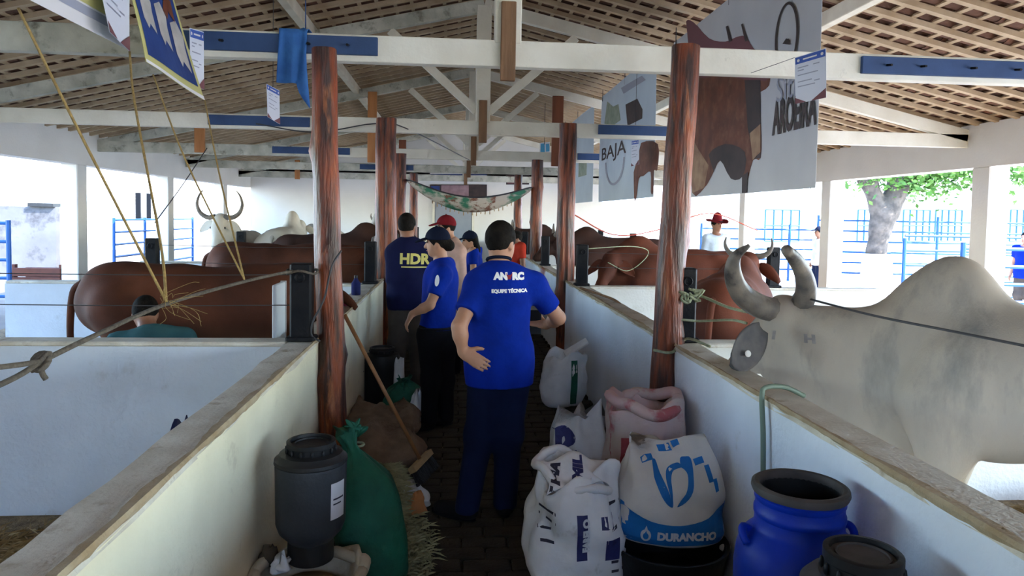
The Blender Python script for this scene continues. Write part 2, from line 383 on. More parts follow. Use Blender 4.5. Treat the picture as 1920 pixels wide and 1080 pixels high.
# ------------------------------------------------------------------ smooth bodies: round cones and ellipsoids blended in a distance field, one surface
_C = Vector((0,0,EYE))
def at(x, y, Y):
    """survey point: where the sight line of picture point (x, y) crosses the upright plane Y metres down the aisle"""
    d = _f2 + _r3*((x-CX)/F) - _u3*((y-CY)/F)
    p = _C + d*(Y/d.y); return V(*p)
def RC(a, b, r1, r2, k=.03, flat=None, cut=None): return ('rc', np.asarray(a,float), np.asarray(b,float), r1, r2, k, flat, cut)
def EL(c, r, k=.03, R=None, cut=None): return ('el', np.asarray(c,float), np.asarray(r,float), R, k, cut)
def chain(pts, rad, k=.03, flat=None): return [RC(pts[i], pts[i+1], rad[i], rad[i+1], k, flat) for i in range(len(pts)-1)]
def sdf(prims, vox, smooth=2, cuts=(), noise=None):
    lo = np.min([np.minimum(p[1], p[2] if p[0]=='rc' else p[1]) - (max(p[3],p[4]) if p[0]=='rc' else max(p[2])) for p in prims], 0) - 3*vox
    hi = np.max([np.maximum(p[1], p[2] if p[0]=='rc' else p[1]) + (max(p[3],p[4]) if p[0]=='rc' else max(p[2])) for p in prims], 0) + 3*vox
    n = np.ceil((hi-lo)/vox).astype(int)+1
    D = np.full(n, 1.0, np.float32)
    ax = [lo[i]+vox*np.arange(n[i]) for i in range(3)]
    for p in prims:
        if p[0] == 'rc': _, a, b, r1, r2, k, flat, cut = p; R = max(r1,r2); l, h = np.minimum(a,b)-R, np.maximum(a,b)+R
        else: _, a, rr, rot, k, cut = p; R = max(rr); l, h = a-R, a+R
        mg = k+2.5*vox
        i0 = np.maximum(((l-mg-lo)/vox).astype(int), 0); i1 = np.minimum(np.ceil((h+mg-lo)/vox).astype(int)+1, n)
        sl = tuple(slice(i0[i], i1[i]) for i in range(3))
        P = np.stack(np.meshgrid(*[ax[i][sl[i]] for i in range(3)], indexing='ij'), -1)
        if p[0] == 'rc':
            q = P-a; ba = b-a
            if flat is not None:
                fn, s = nrm(flat[0]), flat[1]
                q = q + fn*((q@fn)*(1/s-1))[...,None]; ba = ba + fn*((ba@fn)*(1/s-1))
            L2 = max(ba@ba, 1e-9); t = np.clip((q@ba)/L2, 0, 1)
            d = np.linalg.norm(q - t[...,None]*ba, axis=-1) - (r1+(r2-r1)*t)
            if flat is not None: d = d*np.where(d > 0, 1, 1)*(.5+.5*min(1,flat[1]))
        else:
            q = P-a
            if rot is not None: q = q@rot
            k0 = np.linalg.norm(q/rr, axis=-1); k1 = np.linalg.norm(q/(rr*rr), axis=-1)
            d = k0*(k0-1)/np.maximum(k1, 1e-6)
        if cut is not None: d = np.maximum(d, (P-np.asarray(cut[0]))@nrm(cut[1]))
        A = D[sl]; hh = np.clip(.5+.5*(A-d)/k, 0, 1)
        D[sl] = A*(1-hh) + d*hh - k*hh*(1-hh)
    if cuts or noise:
        P = np.stack(np.meshgrid(*ax, indexing='ij'), -1)
        if noise: D += noise(P).astype(np.float32)
        for c, nn in cuts: D = np.maximum(D, ((P-np.asarray(c))@nrm(nn)).astype(np.float32))
    return nets(D, lo, vox, smooth)
def nets(D, lo, vox, smooth):
    ins = D < 0
    C8 = [(i,j,k) for i in (0,1) for j in (0,1) for k in (0,1)]
    sh = np.array(D.shape)-1
    cnt = sum(ins[i:i+sh[0], j:j+sh[1], k:k+sh[2]].astype(np.int8) for i,j,k in C8)
    act = (cnt > 0) & (cnt < 8); idx = np.argwhere(act)
    ids = np.full(sh, -1, np.int64); ids[act] = np.arange(len(idx))
    vals = np.stack([D[idx[:,0]+i, idx[:,1]+j, idx[:,2]+k] for i,j,k in C8], 1)
    acc = np.zeros((len(idx),3)); num = np.zeros(len(idx))
    for a in range(8):
        for b in range(a+1,8):
            if sum(abs(C8[a][m]-C8[b][m]) for m in range(3)) != 1: continue
            va, vb = vals[:,a], vals[:,b]; m = (va<0) != (vb<0)
            t = np.where(m, va/np.where(m, va-vb, 1), 0)
            acc += np.where(m[:,None], np.array(C8[a]) + t[:,None]*(np.array(C8[b])-np.array(C8[a])), 0); num += m
    v = lo + (idx + acc/num[:,None])*vox
    faces = []
    for ax_ in range(3):
        o1, o2 = [(1,2),(2,0),(0,1)][ax_]
        s0 = [slice(None)]*3; s1 = [slice(None)]*3; s0[ax_] = slice(0,-1); s1[ax_] = slice(1,None)
        A, B = ins[tuple(s0)], ins[tuple(s1)]
        e = np.argwhere(A != B); e = e[(e[:,o1]>0)&(e[:,o2]>0)&(e[:,o1]<sh[o1])&(e[:,o2]<sh[o2])]
        fl_ = A[e[:,0],e[:,1],e[:,2]]
        def cell(d1, d2):
            c = e.copy(); c[:,o1] -= d1; c[:,o2] -= d2; return ids[c[:,0],c[:,1],c[:,2]]
        q = np.stack([cell(1,1), cell(0,1), cell(0,0), cell(1,0)], 1)
        q[~fl_] = q[~fl_][:, ::-1]; faces.append(q)
    f = np.concatenate(faces); f = f[(f>=0).all(1)]
    E_ = np.concatenate([f[:,[0,1]], f[:,[1,2]], f[:,[2,3]], f[:,[3,0]]])
    for _ in range(smooth):
        s = np.zeros_like(v); c = np.zeros(len(v))
        for a, b in ((0,1),(1,0)):
            for d in range(3): s[:,d] += np.bincount(E_[:,a], v[E_[:,b],d], len(v))
            c += np.bincount(E_[:,a], minlength=len(v))
        v = .5*v + .5*s/np.maximum(c,1)[:,None]
    return v, f

# ------------------------------------------------------------------ lettering and prints laid on a surface
def text2d(s, size, bold=0.0):
    cu = bpy.data.curves.new('t', 'FONT'); cu.body = s; cu.size = size; cu.align_x = 'CENTER'; cu.align_y = 'CENTER'; cu.offset = bold; cu.resolution_u = 3
    o = bpy.data.objects.new('t', cu); me = o.to_mesh(); 
    v = [tuple(p.co[:2]) for p in me.vertices]; f = [tuple(p.vertices) for p in me.polygons]
    o.to_mesh_clear(); bpy.data.objects.remove(o); bpy.data.curves.remove(cu); return v, f
def poly2d(*polys):
    v, f = [], []
    for p in polys: b = len(v); v += [tuple(q) for q in p]; f.append(tuple(range(b, b+len(p))))
    return v, f
def rect2d(x0, y0, x1, y1): return [(x0,y0),(x1,y0),(x1,y1),(x0,y1)]
def ell2d(cx, cy, rx, ry, n=20, a0=0, a1=2*math.pi): return [(cx+rx*math.cos(t), cy+ry*math.sin(t)) for t in np.linspace(a0, a1, n, endpoint=(a1-a0 < 6.2))]
def decal(name, vf, c, right, up, target, m, parent, grid=.03, off=.002, far=1.0, back=.3):
    """lay a flat print (v2d, faces) round the surface of `target`, seen along -(right x up)"""
    right = nrm(right); up = nrm(np.asarray(up,float) - right*(np.asarray(up,float)@right)); nn = np.cross(right, up)
    bm = bmesh.new(); vs_ = [bm.verts.new((x,y,0)) for x,y in vf[0]]
    for q in vf[1]:
        try: bm.faces.new([vs_[i] for i in q])
        except ValueError: pass
    if grid:
        xs = [p[0] for p in vf[0]]; ys = [p[1] for p in vf[0]]
        for a, l, h in ((0,min(xs),max(xs)), (1,min(ys),max(ys))):
            for t in np.arange(l+grid, h, grid):
                co = [0,0,0]; co[a] = t; no = [0,0,0]; no[a] = 1
                bmesh.ops.bisect_plane(bm, geom=bm.verts[:]+bm.edges[:]+bm.faces[:], plane_co=co, plane_no=no)
    tg = target if isinstance(target, list) else [target]
    trees = [BVHTree.FromPolygons([Vector(p) for p in GEO[t.name][0]], GEO[t.name][1]) for t in tg]
    bm.verts.index_update(); out = []; ok = []
    for v in bm.verts:
        o = np.asarray(c,float) + right*v.co.x + up*v.co.y + nn*back; best = None
        for T in trees:
            h = T.ray_cast(Vector(o), Vector(-nn), far+back)
            if h[0] is not None and (best is None or h[3] < best[1]): best = (np.array(h[0]) + nn*off, h[3])
        ok.append(best is not None); out.append(best[0] if best else o)
    fs = [tuple(v.index for v in f.verts) for f in bm.faces if all(ok[v.index] for v in f.verts)]
    bm.free()
    if not fs: print('decal lost', name, len(out), sum(ok)); return None
    return obj(name, (np.array(out), fs), m, parent)

# ------------------------------------------------------------------ cattle
M['horn'] = mat('horn', (.10,.092,.088), (.24,.205,.165), 7, .42, .2, 30, c3=(.035,.033,.034), s3=5, t3=(.55,.68))
M['horn_pale'] = mat('horn_pale', (.42,.36,.28), (.22,.18,.14), 6, .45, .1, 30)
M['hoof'] = mat('hoof', (.04,.035,.03), None, rough=.5)
M['eye'] = mat('eye', (.01,.008,.006), None, rough=.1, spec=.8)
def coat(n, a, b, c3=None, s3=2.0, t3=(.5,.7)): return mat(n, a, b, 2.5, .80, .12, 90, c3=c3, s3=s3, t3=t3, spec=.25)
M['coat_brown'] = coat('coat_brown', (.115,.036,.017), (.060,.020,.011))
M['coat_red'] = coat('coat_red', (.15,.040,.019), (.075,.022,.012))
M['coat_dark'] = coat('coat_dark', (.05,.019,.012), (.028,.012,.009))
M['coat_grey'] = coat('coat_grey', (.45,.39,.315), (.34,.305,.26), (.185,.18,.17), 2.2, (.50,.70))
M['coat_grey'].node_tree.nodes['Mapping'].inputs['Scale'].default_value = (1.7,1.7,.55)
M['coat_white'] = coat('coat_white', (.70,.66,.58), (.58,.54,.47))
M['coat_ash'] = coat('coat_ash', (.46,.43,.38), (.34,.32,.29))
def leg_tint(m, low, lo=.55, hi=.95):
    # paler legs and belly line, a marking of the coat itself
    nt = m.node_tree; b = nt.nodes['Principled BSDF']; src = b.inputs['Base Color'].links[0].from_socket
    tc = nt.nodes.new('ShaderNodeTexCoord'); sx = nt.nodes.new('ShaderNodeSeparateXYZ'); nt.links.new(tc.outputs['Object'], sx.inputs[0])
    r = nt.nodes.new('ShaderNodeMapRange'); r.inputs[1].default_value = hi; r.inputs[2].default_value = lo; nt.links.new(sx.outputs['Z'], r.inputs[0])
    mx = nt.nodes.new('ShaderNodeMix'); mx.data_type = 'RGBA'; nt.links.new(r.outputs[0], mx.inputs[0]); nt.links.new(src, mx.inputs[6]); mx.inputs[7].default_value = (*low, 1); nt.links.new(mx.outputs[2], b.inputs['Base Color'])
M['coat_brown_plain'] = coat('coat_brown_plain', (.115,.036,.017), (.060,.020,.011))
leg_tint(M['coat_brown'], (.24,.115,.05)); leg_tint(M['coat_grey'], (.50,.42,.31), .5, 1.05)
def frame(h): 
    c, s = math.cos(h), math.sin(h); return np.array([[c,-s,0],[s,c,0],[0,0,1]])
def cattle(label, loc, heading, s, m, group=None, poll=(1.08,0,1.42), hd=(.70,0,-.71), hump=.6, horns='short', bull=False, vox=.026, ear_mat=None, grp=None, horn_pts=None, horn_r=.045, dewlap=1.0, tail=True, horn_m=None, ear_dirs=None, poll_world=False, head_s=1.0, ear_pts=None):
    R = frame(heading); O = np.asarray(loc, float)
    W = lambda p: O + R@(np.asarray(p,float)*s)
    Y_ = R@V(0,1,0)
    w = 1.06 if bull else 1.0
    pl = V(*poll) if not poll_world else R.T@(np.asarray(poll)-O)/s; d = nrm(hd); sd = nrm(np.cross(V(0,0,1), d)) if abs(d[2]) < .99 else V(0,1,0); up = np.cross(d, sd)
    P = []
    rc = lambda a, b, r1, r2, k=.06, fl_=None: P.append(RC(W(a), W(b), r1*s, r2*s, k*s, None if fl_ is None else (R@np.asarray(fl_[0],float), fl_[1])))
    el = lambda c, r, k=.06, rot=None: P.append(EL(W(c), np.array(r)*s, k*s, R if rot is None else R@rot))
    lf = .07 if poll_world else (-.03 if hump <= .05 else 0)
    rc((-.74,0,1.13),(-.30,0,1.08),.25*w,.32*w,.1,((0,1,0),.86)); rc((-.30,0,1.07+lf),(.30,0,1.04+lf),(.33-lf*.6)*w,(.36-lf*.6)*w,.1,((0,1,0),.86+lf)); rc((.30,0,1.05+lf*.5),(.64,0,1.08),(.36-lf*.4)*w,.28*w,.1,((0,1,0),.72))
    if hump > .05: el((-.70,0,1.27),(.24,.19,.13)); el((.2,0,1.22),(.5,.12,.17),.1)
    else: el((-.66,0,1.30),(.22,.17,.12),.12); el((.1,0,1.17),(.5,.10,.14),.12)
    for q in (1,-1): el((-.50,.17*q,1.32),(.07,.06,.05),.08); el((.42,.21*q,1.0),(.17,.08,.26),.1)
    if hump > 0: el((.50,0,1.36),(.27,.125,.14+.17*hump),.12); el((.46,0,1.42+.08*hump),(.17,.11,.11+.14*hump),.08)
    nb_ = pl - d*.02 - V(0,0,.06); mid = (V(.62,0,1.16)+nb_)/2 + V(0,0,-.02 if not poll_world else -.075)
    rc((.58,0,1.14), mid, .28*w, .215*w, .1, ((0,1,0),.62)); rc(mid, nb_, .215*w, .135, .08, (sd if abs(sd[1])>.2 else (0,1,0),.72))
    th = pl + d*.12 - up*.10
    if dewlap > 1.2: rc((.70,0,.80), th-V(.04,0,.20), .20, .13, .08, ((0,1,0),.5)); rc(th-V(.04,0,.20), th, .13, .10, .06, ((0,1,0),.55))
    if dewlap: rc((.66,0,.78), (V(.66,0,.80)+th)/2-V(0,0,.08), .15*dewlap, .12*dewlap, .08, ((0,1,0),.32)); rc((V(.66,0,.80)+th)/2-V(0,0,.08), th, .12*dewlap, .07, .08, ((0,1,0),.35))
    hs = head_s; rc(pl, pl+d*.22*hs, .118*hs, .105*hs, .05, (sd,.92)); rc(pl+d*.2*hs, pl+d*.47*hs, .10*hs, .068*hs, .05, (sd,.9)); el(pl+d*.47*hs-up*.01,(.07*hs,.07*hs,.06*hs),.04)
    rc(pl+d*.10-up*.09, pl+d*.42-up*.05, .07, .04, .05, (sd,.8))
    for q in (1,-1): el(pl+d*.16+sd*q*.085+up*.05,(.04,.04,.04),.04)
    el(pl,(.09,.10,.09),.05)
    for q in (1,-1):
        rc((.48,.17*q,1.0),(.44,.19*q,.76),.17,.115); rc((.44,.19*q,.76),(.50,.19*q,.43),.10,.065,.04); rc((.50,.19*q,.43),(.49,.19*q,.13),.062,.047,.03); rc((.49,.19*q,.13),(.54,.19*q,.05),.05,.058,.03)
        rc((-.64,.16*q,1.10),(-.50,.20*q,.80),.22,.15,.08); rc((-.52,.20*q,.82),(-.80,.19*q,.52),.13,.07,.05); rc((-.80,.19*q,.52),(-.74,.19*q,.14),.062,.047,.03); rc((-.74,.19*q,.14),(-.69,.19*q,.05),.05,.058,.03)
    if not bull: el((-.42,0,.74),(.16,.13,.12),.08)
    root = thing('bull' if bull else 'cow', W((0,0,0)), label, 'cattle', grp)
    v, f = sdf(P, vox, 2); v[:,2] = np.maximum(v[:,2], O[2]+.004)
    body = obj('body', (v, f), m, root, True, keep=True)
    for q in (1,-1):
        for c in ((.545,.19*q),(-.685,.19*q)):
            rg = [[W((c[0]+r*1.15*math.cos(t), c[1]+r*math.sin(t), z)) for t in np.linspace(0,2*math.pi,10,endpoint=False)] for r, z in ((.066,0),(.060,.05),(.052,.075))]
            obj('hoof', MB().loft(rg), M['hoof'], root, 40)
        # ear: a drooping leaf
        eL = .27
        eb = pl + sd*q*.10 - up*.01 + d*.02
        ed = nrm(sd*q*.75 - V(0,0,.6) + d*.05) if ear_dirs is None else nrm(ear_dirs[0 if q > 0 else 1])
        if ear_pts is not None:
            ea, ez = [R.T@(np.asarray(p)-O)/s for p in ear_pts[0 if q > 0 else 1]]; eb = ea; eL = np.linalg.norm(ez-ea); ed = (ez-ea)/eL
        en = nrm(np.cross(ed, up)) if ear_pts is None else nrm(np.cross(ed, R.T@V(.25,-1,.2))); eu = np.cross(en, ed)
        rings = []
        for t in np.linspace(0, 1, 9):
            wd = (.022 + .062*math.sin(math.pi*min(t*1.02,1)**.75))*(1 if t < .96 else .4) if ear_pts is None else .024+.068*max(0,math.sin(math.pi*min(t*.93+.03,1)))**.6*(1 if t < .97 else .55); c = eb + ed*eL*t
            rings.append([W(c + en*wd*math.cos(a) + eu*(.014*math.sin(a) + .03*math.cos(a)**2)) for a in np.linspace(0,2*math.pi,10,endpoint=False)])
        obj('ear', MB().loft(rings), ear_mat or (M['coat_brown_plain'] if m == M['coat_brown'] else m), root, True)
        obj('eye', MB().ell(W(pl+d*.17+sd*q*.108+up*.045), V(.02,.02,.02)*s, 8, 6), M['eye'], root, True)
        # horns
        if horn_pts is not None: pts = horn_pts[0 if q > 0 else 1]; mx = horn_r
        else:
            hb = pl + sd*q*.07 + up*.06 - d*.03; mx = horn_r*s
            if horns == 'short': L = [(0,0),(.07,.01),(.13,.05),(.16,.12),(.15,.19)]
            elif horns == 'lyre': L = [(0,0),(.12,-.01),(.23,.06),(.28,.19),(.25,.33),(.19,.42)]
            else: L = None
            pts = None if L is None else [W(hb + sd*q*a + V(0,0,1)*b) for a, b in L]
        if pts is not None:
            sp = spline(pts, 6); n_ = len(sp)
            obj('horn', MB().tube(sp, [mx*((1-.80*(i/(n_-1))**1.3) if horn_pts is None else (1-(.85 if q > 0 else .62)*(i/(n_-1))**(1.9 if q > 0 else 1.3))) for i in range(n_)], 10), horn_m or M['horn'], root, True)
    if ear_pts is not None:
        ea, ez = ear_pts[0]; tc_ = ea + (ez-ea)*.62 + V(.01,-.045,0)
        obj('ear_tag', MB().lathe(tc_, [(.016,-.004),(.017,0),(.012,.004)], 12, V(.2,-1,.2)), mat('ear_tag',(.75,.75,.72),None,rough=.5), root, 40)
    if tail:
        tp = [W(p) for p in ((-.93,0,1.27),(-1.0,.01,1.2),(-1.03,.02,.95),(-1.02,.02,.65),(-1.01,.0,.42))]
        sp = spline(tp, 5); obj('tail', MB().tube(sp, [(.034-.018*i/len(sp))*s for i in range(len(sp))], 8), M['coat_brown_plain'] if m == M['coat_brown'] else m, root, True)
        sw = spline([W((-1.01,0,.48)),W((-1.02,.01,.36)),W((-1.0,0,.22))],4)
        obj('tail_switch', MB().tube(sw, [.02*s,.03*s,.035*s,.036*s,.034*s,.03*s,.022*s,.014*s,.006*s][:len(sw)], 8), M['coat_dark'], root, True)
    return root

# the grey bull in the near right stall
hl = [at(1462,584,3.66), at(1424,574,3.62), at(1390,550,3.58), at(1375,516,3.52), at(1378,483,3.47), at(1405,460,3.42)]
hr = [at(1470,586,3.68), at(1498,574,3.62), at(1511,550,3.52), at(1508,518,3.40), at(1492,488,3.30), at(1474,468,3.22)]
hang = math.atan2(.74,-.67)
GB = cattle('large pale grey humped bull with thick curved horns behind the near right stall wall', (2.60,2.80,0), hang, .95, M['coat_grey'], poll=at(1470,590,3.66), poll_world=True, hd=(.62,.06,-.79), hump=.72, bull=True, vox=.02, dewlap=1.35, head_s=.86,
       horn_pts=(hl,hr), horn_r=.066, ear_pts=[(at(1424,616,3.54),at(1372,688,3.40)),(at(1500,600,3.75),at(1545,640,3.85))], ear_mat=mat('ear_grey',(.085,.085,.09),(.16,.15,.145),9,.7,.1))
# left row
cattle('dark brown cow side-on in the left stall beside a crouching person', (-1.73,5.46,0), .14, .96, M['coat_brown'], poll=(.74,.24,1.20), hd=(-.05,.93,-.36), hump=0, horns='none', vox=.024)
cattle('brown cow in the second left stall, its back seen over the nearer brown cow', (-1.98,8.9,0), 0.05, .97, M['coat_brown'], poll=(1.02,.05,1.26), hump=0, horns='short', vox=.035)
cattle('white cow with tall upswept horns facing the camera over the brown backs', (-3.72,12.95,0), -math.pi/2, 1.0, M['coat_white'], poll=(1.05,0,1.60), hd=(.55,0,-.83), hump=.3, horns='lyre', vox=.04)
cattle('white cow turned away beside the left half of the row, its round rump up', (-2.98,13.2,0), math.pi/2, 1.05, M['coat_white'], hump=.8, horns='none', vox=.04)
cattle('ash grey cow turned away behind a black stall post on the left', (-2.75,15.8,0), math.pi/2+.3, 1.05, M['coat_ash'], hump=.8, horns='none', vox=.045)
cattle('ash grey humped cow deep in the left row, seen between two log posts', (-2.0,18.8,0), math.pi/2, 1.05, M['coat_ash'], hump=.9, horns='short', vox=.045)
cattle('dark brown cow in the third left stall, head by the second log post', (-1.85,11.65,0), 0.0, 1.0, M['coat_dark'], hump=.4, horns='short', vox=.04)
# right row
cattle('red brown humped bull with small horns standing behind the grey bull', (2.30,5.75,0), 1.05, .93, M['coat_red'], poll=(1.02,0,1.45), hump=.1, horns='short', bull=True, vox=.03, horn_m=M['horn'], horn_r=.035)
cattle('brown cow in the second right stall, muzzle turned to the aisle', (2.74,8.75,0), math.pi, .97, M['coat_red'], poll=(.84,.14,1.27), hd=(.42,.66,-.62), hump=.25, horns='none', vox=.032)
cattle('dark brown cow in the third right stall behind the brown cow', (2.75,12.2,0), math.pi, 1.0, M['coat_dark'], poll=(1.0,.1,1.38), hump=.3, horns='short', vox=.04)
cattle('dark brown cow farthest back in the right row beside the far log posts', (2.4,15.6,0), math.pi, 1.0, M['coat_dark'], hump=.3, horns='short', vox=.045)

M['brand'] = mat('brand', (.22,.21,.20), (.34,.32,.30), 20, .8)
gbb = [c for c in GB.children if c.name.startswith('body')][0]
for s_, px_, py_, sz in (('7',1546,604,.075),('1',1546,660,.06),('H',1598,660,.055)):
    decal('brand_mark', text2d(s_, sz, .0035), at(px_,py_,3.0), _r3, _u3, gbb, M['brand'], GB, .02, .002, 2.0, .2)

# ------------------------------------------------------------------ people
M['skin'] = mat('skin', (.42,.22,.14), (.36,.18,.11), 8, .5, .05, 60)
M['skin_dark'] = mat('skin_dark', (.27,.13,.08), (.22,.10,.06), 8, .5, .05, 60)
M['hair'] = mat('hair', (.006,.005,.0045), (.012,.010,.008), 30, .75, .3, 90, spec=.08)
M['lip'] = mat('lip', (.30,.10,.08), None, rough=.5)
def cloth(n, a, b=None): return mat(n, a, b or tuple(c*.75 for c in a), 7, .9, .35, 16, spec=.1)
M['royal_shirt'] = cloth('royal_shirt', (.003,.022,.27), (.002,.016,.20))
M['navy_shirt'] = cloth('navy_shirt', (.008,.010,.045)); M['pink_shirt'] = cloth('pink_shirt', (.52,.33,.27))
M['jeans'] = cloth('jeans', (.008,.014,.045)); M['black_cloth'] = cloth('black_cloth', (.008,.008,.011)); M['taupe_cloth'] = cloth('taupe_cloth', (.085,.07,.06))
M['teal_shirt'] = cloth('teal_shirt', (.045,.12,.13)); M['pale_shirt'] = cloth('pale_shirt', (.55,.62,.70)); M['red_shirt'] = cloth('red_shirt', (.45,.04,.02))
M['cap_navy'] = cloth('cap_navy', (.008,.012,.03)); M['cap_red'] = cloth('cap_red', (.17,.012,.018)); M['shoe'] = cloth('shoe', (.012,.011,.012)); M['white_print'] = mat('white_print', (.75,.77,.80), None, rough=.8)
M['yellow_print'] = mat('yellow_print', (.55,.50,.16), None, rough=.8)
def stand(x, y, phi, H, **o):
    """joints of a standing figure; overrides are world points, '_' offsets are (right, forward, up) in metres"""
    f = V(math.cos(phi), math.sin(phi), 0); r = V(f[1], -f[0], 0); b = V(x, y, 0); g = lambda a, c, z: b + r*a + f*c + V(0,0,z)
    k = H/1.72; J = dict(H=H, f=f, r=r, hf=f)
    J['head'] = g(0,.02*k,1.605*k); J['neck'] = g(0,-.015*k,1.44*k); J['pel'] = g(0,0,.93*k)
    for q, n in ((1,'R'),(-1,'L')):
        J['sh'+n] = g(.185*q*k,-.01*k,1.40*k); J['el'+n] = g(.225*q*k,-.03*k,1.11*k); J['wr'+n] = g(.235*q*k,.05*k,.87*k)
        J['hip'+n] = g(.085*q*k,0,.92*k); J['kn'+n] = g(.095*q*k,.02*k,.49*k); J['an'+n] = g(.10*q*k,-.03*k,.09*k); J['toe'+n] = g(.12*q*k,.14*k,.03)
    for kk, v in o.items(): J[kk] = v if not isinstance(v, tuple) else g(*v)
    return J
def hand_prims(w, d, pn, th, k, curl=.35, r=.0092):
    d = nrm(d); pn = nrm(pn - d*(pn@d)); th = nrm(th - d*(th@d) - pn*(th@pn)); P = []
    P.append(RC(w, w+d*.03*k, .026*k, .030*k, .02, (pn,.7))); P.append(RC(w+d*.03*k, w+d*.085*k, .036*k, .038*k, .015, (pn,.42)))
    for o, L in ((.031,.068),(.0105,.080),(-.010,.075),(-.030,.058)):
        a = w + d*.088*k + th*o*k; b = a + nrm(d+pn*curl*.6)*L*.45*k; c = b + nrm(d+pn*curl*1.8)*L*.32*k; e = c + nrm(d+pn*curl*3.0)*L*.26*k
        P += chain([a-d*.02*k,a,b,c,e], [r*k,r*k,r*.97*k,r*.9*k,r*.78*k], .004)
    a = w + d*.025*k + th*.026*k; b = a + nrm(d*.75+th*.75+pn*.25)*.045*k; c = b + nrm(d*.95+th*.45+pn*.35)*.032*k
    P += chain([a,b,c], [.016*k,.012*k,.0095*k], .008)
    return P
def person(label, J, skin, top, pants, vox=.014, girth=1.0, hair='short', cap=None, sleeve=.62, hem=.50, hands=None, shoe=None, grp=None, tuck=False, brim_dir=None, show_legs=True):
    H = J['H']; k = H/1.72; f, r = J['f'], J['r']; U = V(0,0,1)
    base = (J['anL']+J['anR'])/2*V(1,1,0)
    root = thing('person', base, label, 'person', grp)
    up = nrm(J['neck']-J['pel']); R = np.stack([r, nrm(np.cross(up, r)), up], 1)
    sp = lambda t: J['pel'] + (J['neck']-J['pel'])*t
    hf = nrm(J['hf']); hr = nrm(np.cross(hf, U)); hu = np.cross(hr, hf); HR = np.stack([hr,hf,hu],1); hc = J['head']; hk = k*1.0
    g = girth
    torso = lambda e: [EL(sp(.0), (V(.165*g,.118*g,.14)+e)*k, .08*k, R), EL(sp(.30), (V(.145*g,.108*g,.17)+e)*k, .08*k, R), EL(sp(.62), (V(.160*g,.112*g,.19)+e)*k, .08*k, R), EL(sp(.80), (V(.155,.095*g,.12)+e)*k, .07*k, R),
                       RC(sp(.93), J['shL'], (.062+e)*k, (.056+e)*k, .05*k), RC(sp(.93), J['shR'], (.062+e)*k, (.056+e)*k, .05*k)]
    arm = lambda n, e: [RC(J['sh'+n], J['el'+n], (.052+e)*k, (.041+e)*k, .03*k), RC(J['el'+n], J['el'+n]+(J['wr'+n]-J['el'+n])*.35, (.041+e)*k, (.041+e)*k, .02*k), RC(J['el'+n]+(J['wr'+n]-J['el'+n])*.35, J['wr'+n], (.041+e)*k, (.027+e)*k, .02*k)]
    P = torso(0)
    for n in 'LR':
        P += arm(n, 0)
        P += [RC(J['hip'+n], J['kn'+n], .088*k, .056*k, .04*k), RC(J['kn'+n], J['kn'+n]+(J['an'+n]-J['kn'+n])*.4-f*.012, .054*k, .056*k, .03*k), RC(J['kn'+n]+(J['an'+n]-J['kn'+n])*.4-f*.012, J['an'+n], .055*k, .038*k, .03*k), RC(J['an'+n]-U*.03*k, J['toe'+n]*V(1,1,0)+U*.035, .036*k, .03*k, .02)]
        hd = (hands or {}).get(n) or (nrm(J['wr'+n]-J['el'+n]), (r if n=='L' else -r), f, .5)
        P += hand_prims(J['wr'+n], hd[0], np.asarray(hd[1],float), np.asarray(hd[2],float), k, hd[3])
    P += [RC(sp(.93), hc-hu*.03*k-hf*.015*k, .062*k, .056*k, .03*k), EL(hc+hu*.02*hk-hf*.008*hk, V(.074,.094,.098)*hk, .03*k, HR), EL(hc-hu*.045*hk+hf*.022*hk, V(.058,.070,.068)*hk, .03*k, HR),
          RC(hc+hf*.085*hk+hu*.018*hk, hc+hf*.108*hk-hu*.022*hk, .010*hk, .017*hk, .012), EL(hc-hu*.085*hk+hf*.065*hk, V(.026,.022,.022)*hk, .025, HR)]
    for q in (1,-1): P.append(EL(hc+hr*.074*q*hk-hf*.012*hk-hu*.012*hk, V(.010,.022,.034)*hk, .006, HR))
    v, fc = sdf(P, vox, 1); v[:,2] = np.maximum(v[:,2], .004)
    body = obj('body', (v, fc), skin, root, True, keep=True)
    for q in (1,-1):
        obj('eye', MB().ell(hc+hf*.082*hk+hr*.032*q*hk+hu*.018*hk, V(.011,.011,.008)*hk, 8, 6), M['eye'], root, True)
    obj('mouth', MB().ell(hc+hf*.090*hk-hu*.056*hk, V(.010,.010,.006)*hk+np.abs(hr)*.014*hk, 8, 5), M['lip'], root, True)
    # shirt
    hz = J['pel'] - up*(.93-hem*1.72 if False else 0)*k
    S = torso(.020)
    drop = (0.0 if tuck else .12)*k
    if not tuck: S.append(RC(sp(.12)-R[:,0]*.055*k, J['pel']-up*.2*k-R[:,0]*.055*k, .135*g*k, .140*g*k, .06*k, (R[:,1],.98))); S.append(RC(sp(.12)+R[:,0]*.055*k, J['pel']-up*.2*k+R[:,0]*.055*k, .135*g*k, .140*g*k, .06*k, (R[:,1],.98)))
    for n in 'LR':
        d = J['el'+n]-J['sh'+n]
        if sleeve <= 1.0:
            e = J['sh'+n]+d*sleeve; S.append(RC(J['sh'+n], e+nrm(d)*.05, .072*k, .064*k, .04*k, None, (e, d)))
        else:
            a = arm(n, .016); S += a[:2]; w_ = J['wr'+n]; d2 = nrm(w_-J['el'+n]); S.append(RC(a[2][1], w_, .055*k, .044*k, .02*k, None, (w_-d2*.02, d2)))
    shirt = obj('shirt', sdf(S, vox, 2, cuts=[(J['pel']-up*(drop if not tuck else -.03*k), -up), (J['neck']+up*.045*k-f*.02, nrm(up*.9+f*.45))]), top, root, True, keep=True)
    # trousers
    T = [EL(sp(.0), (V(.165*g,.118*g,.14)+.012)*k, .06*k, R)]
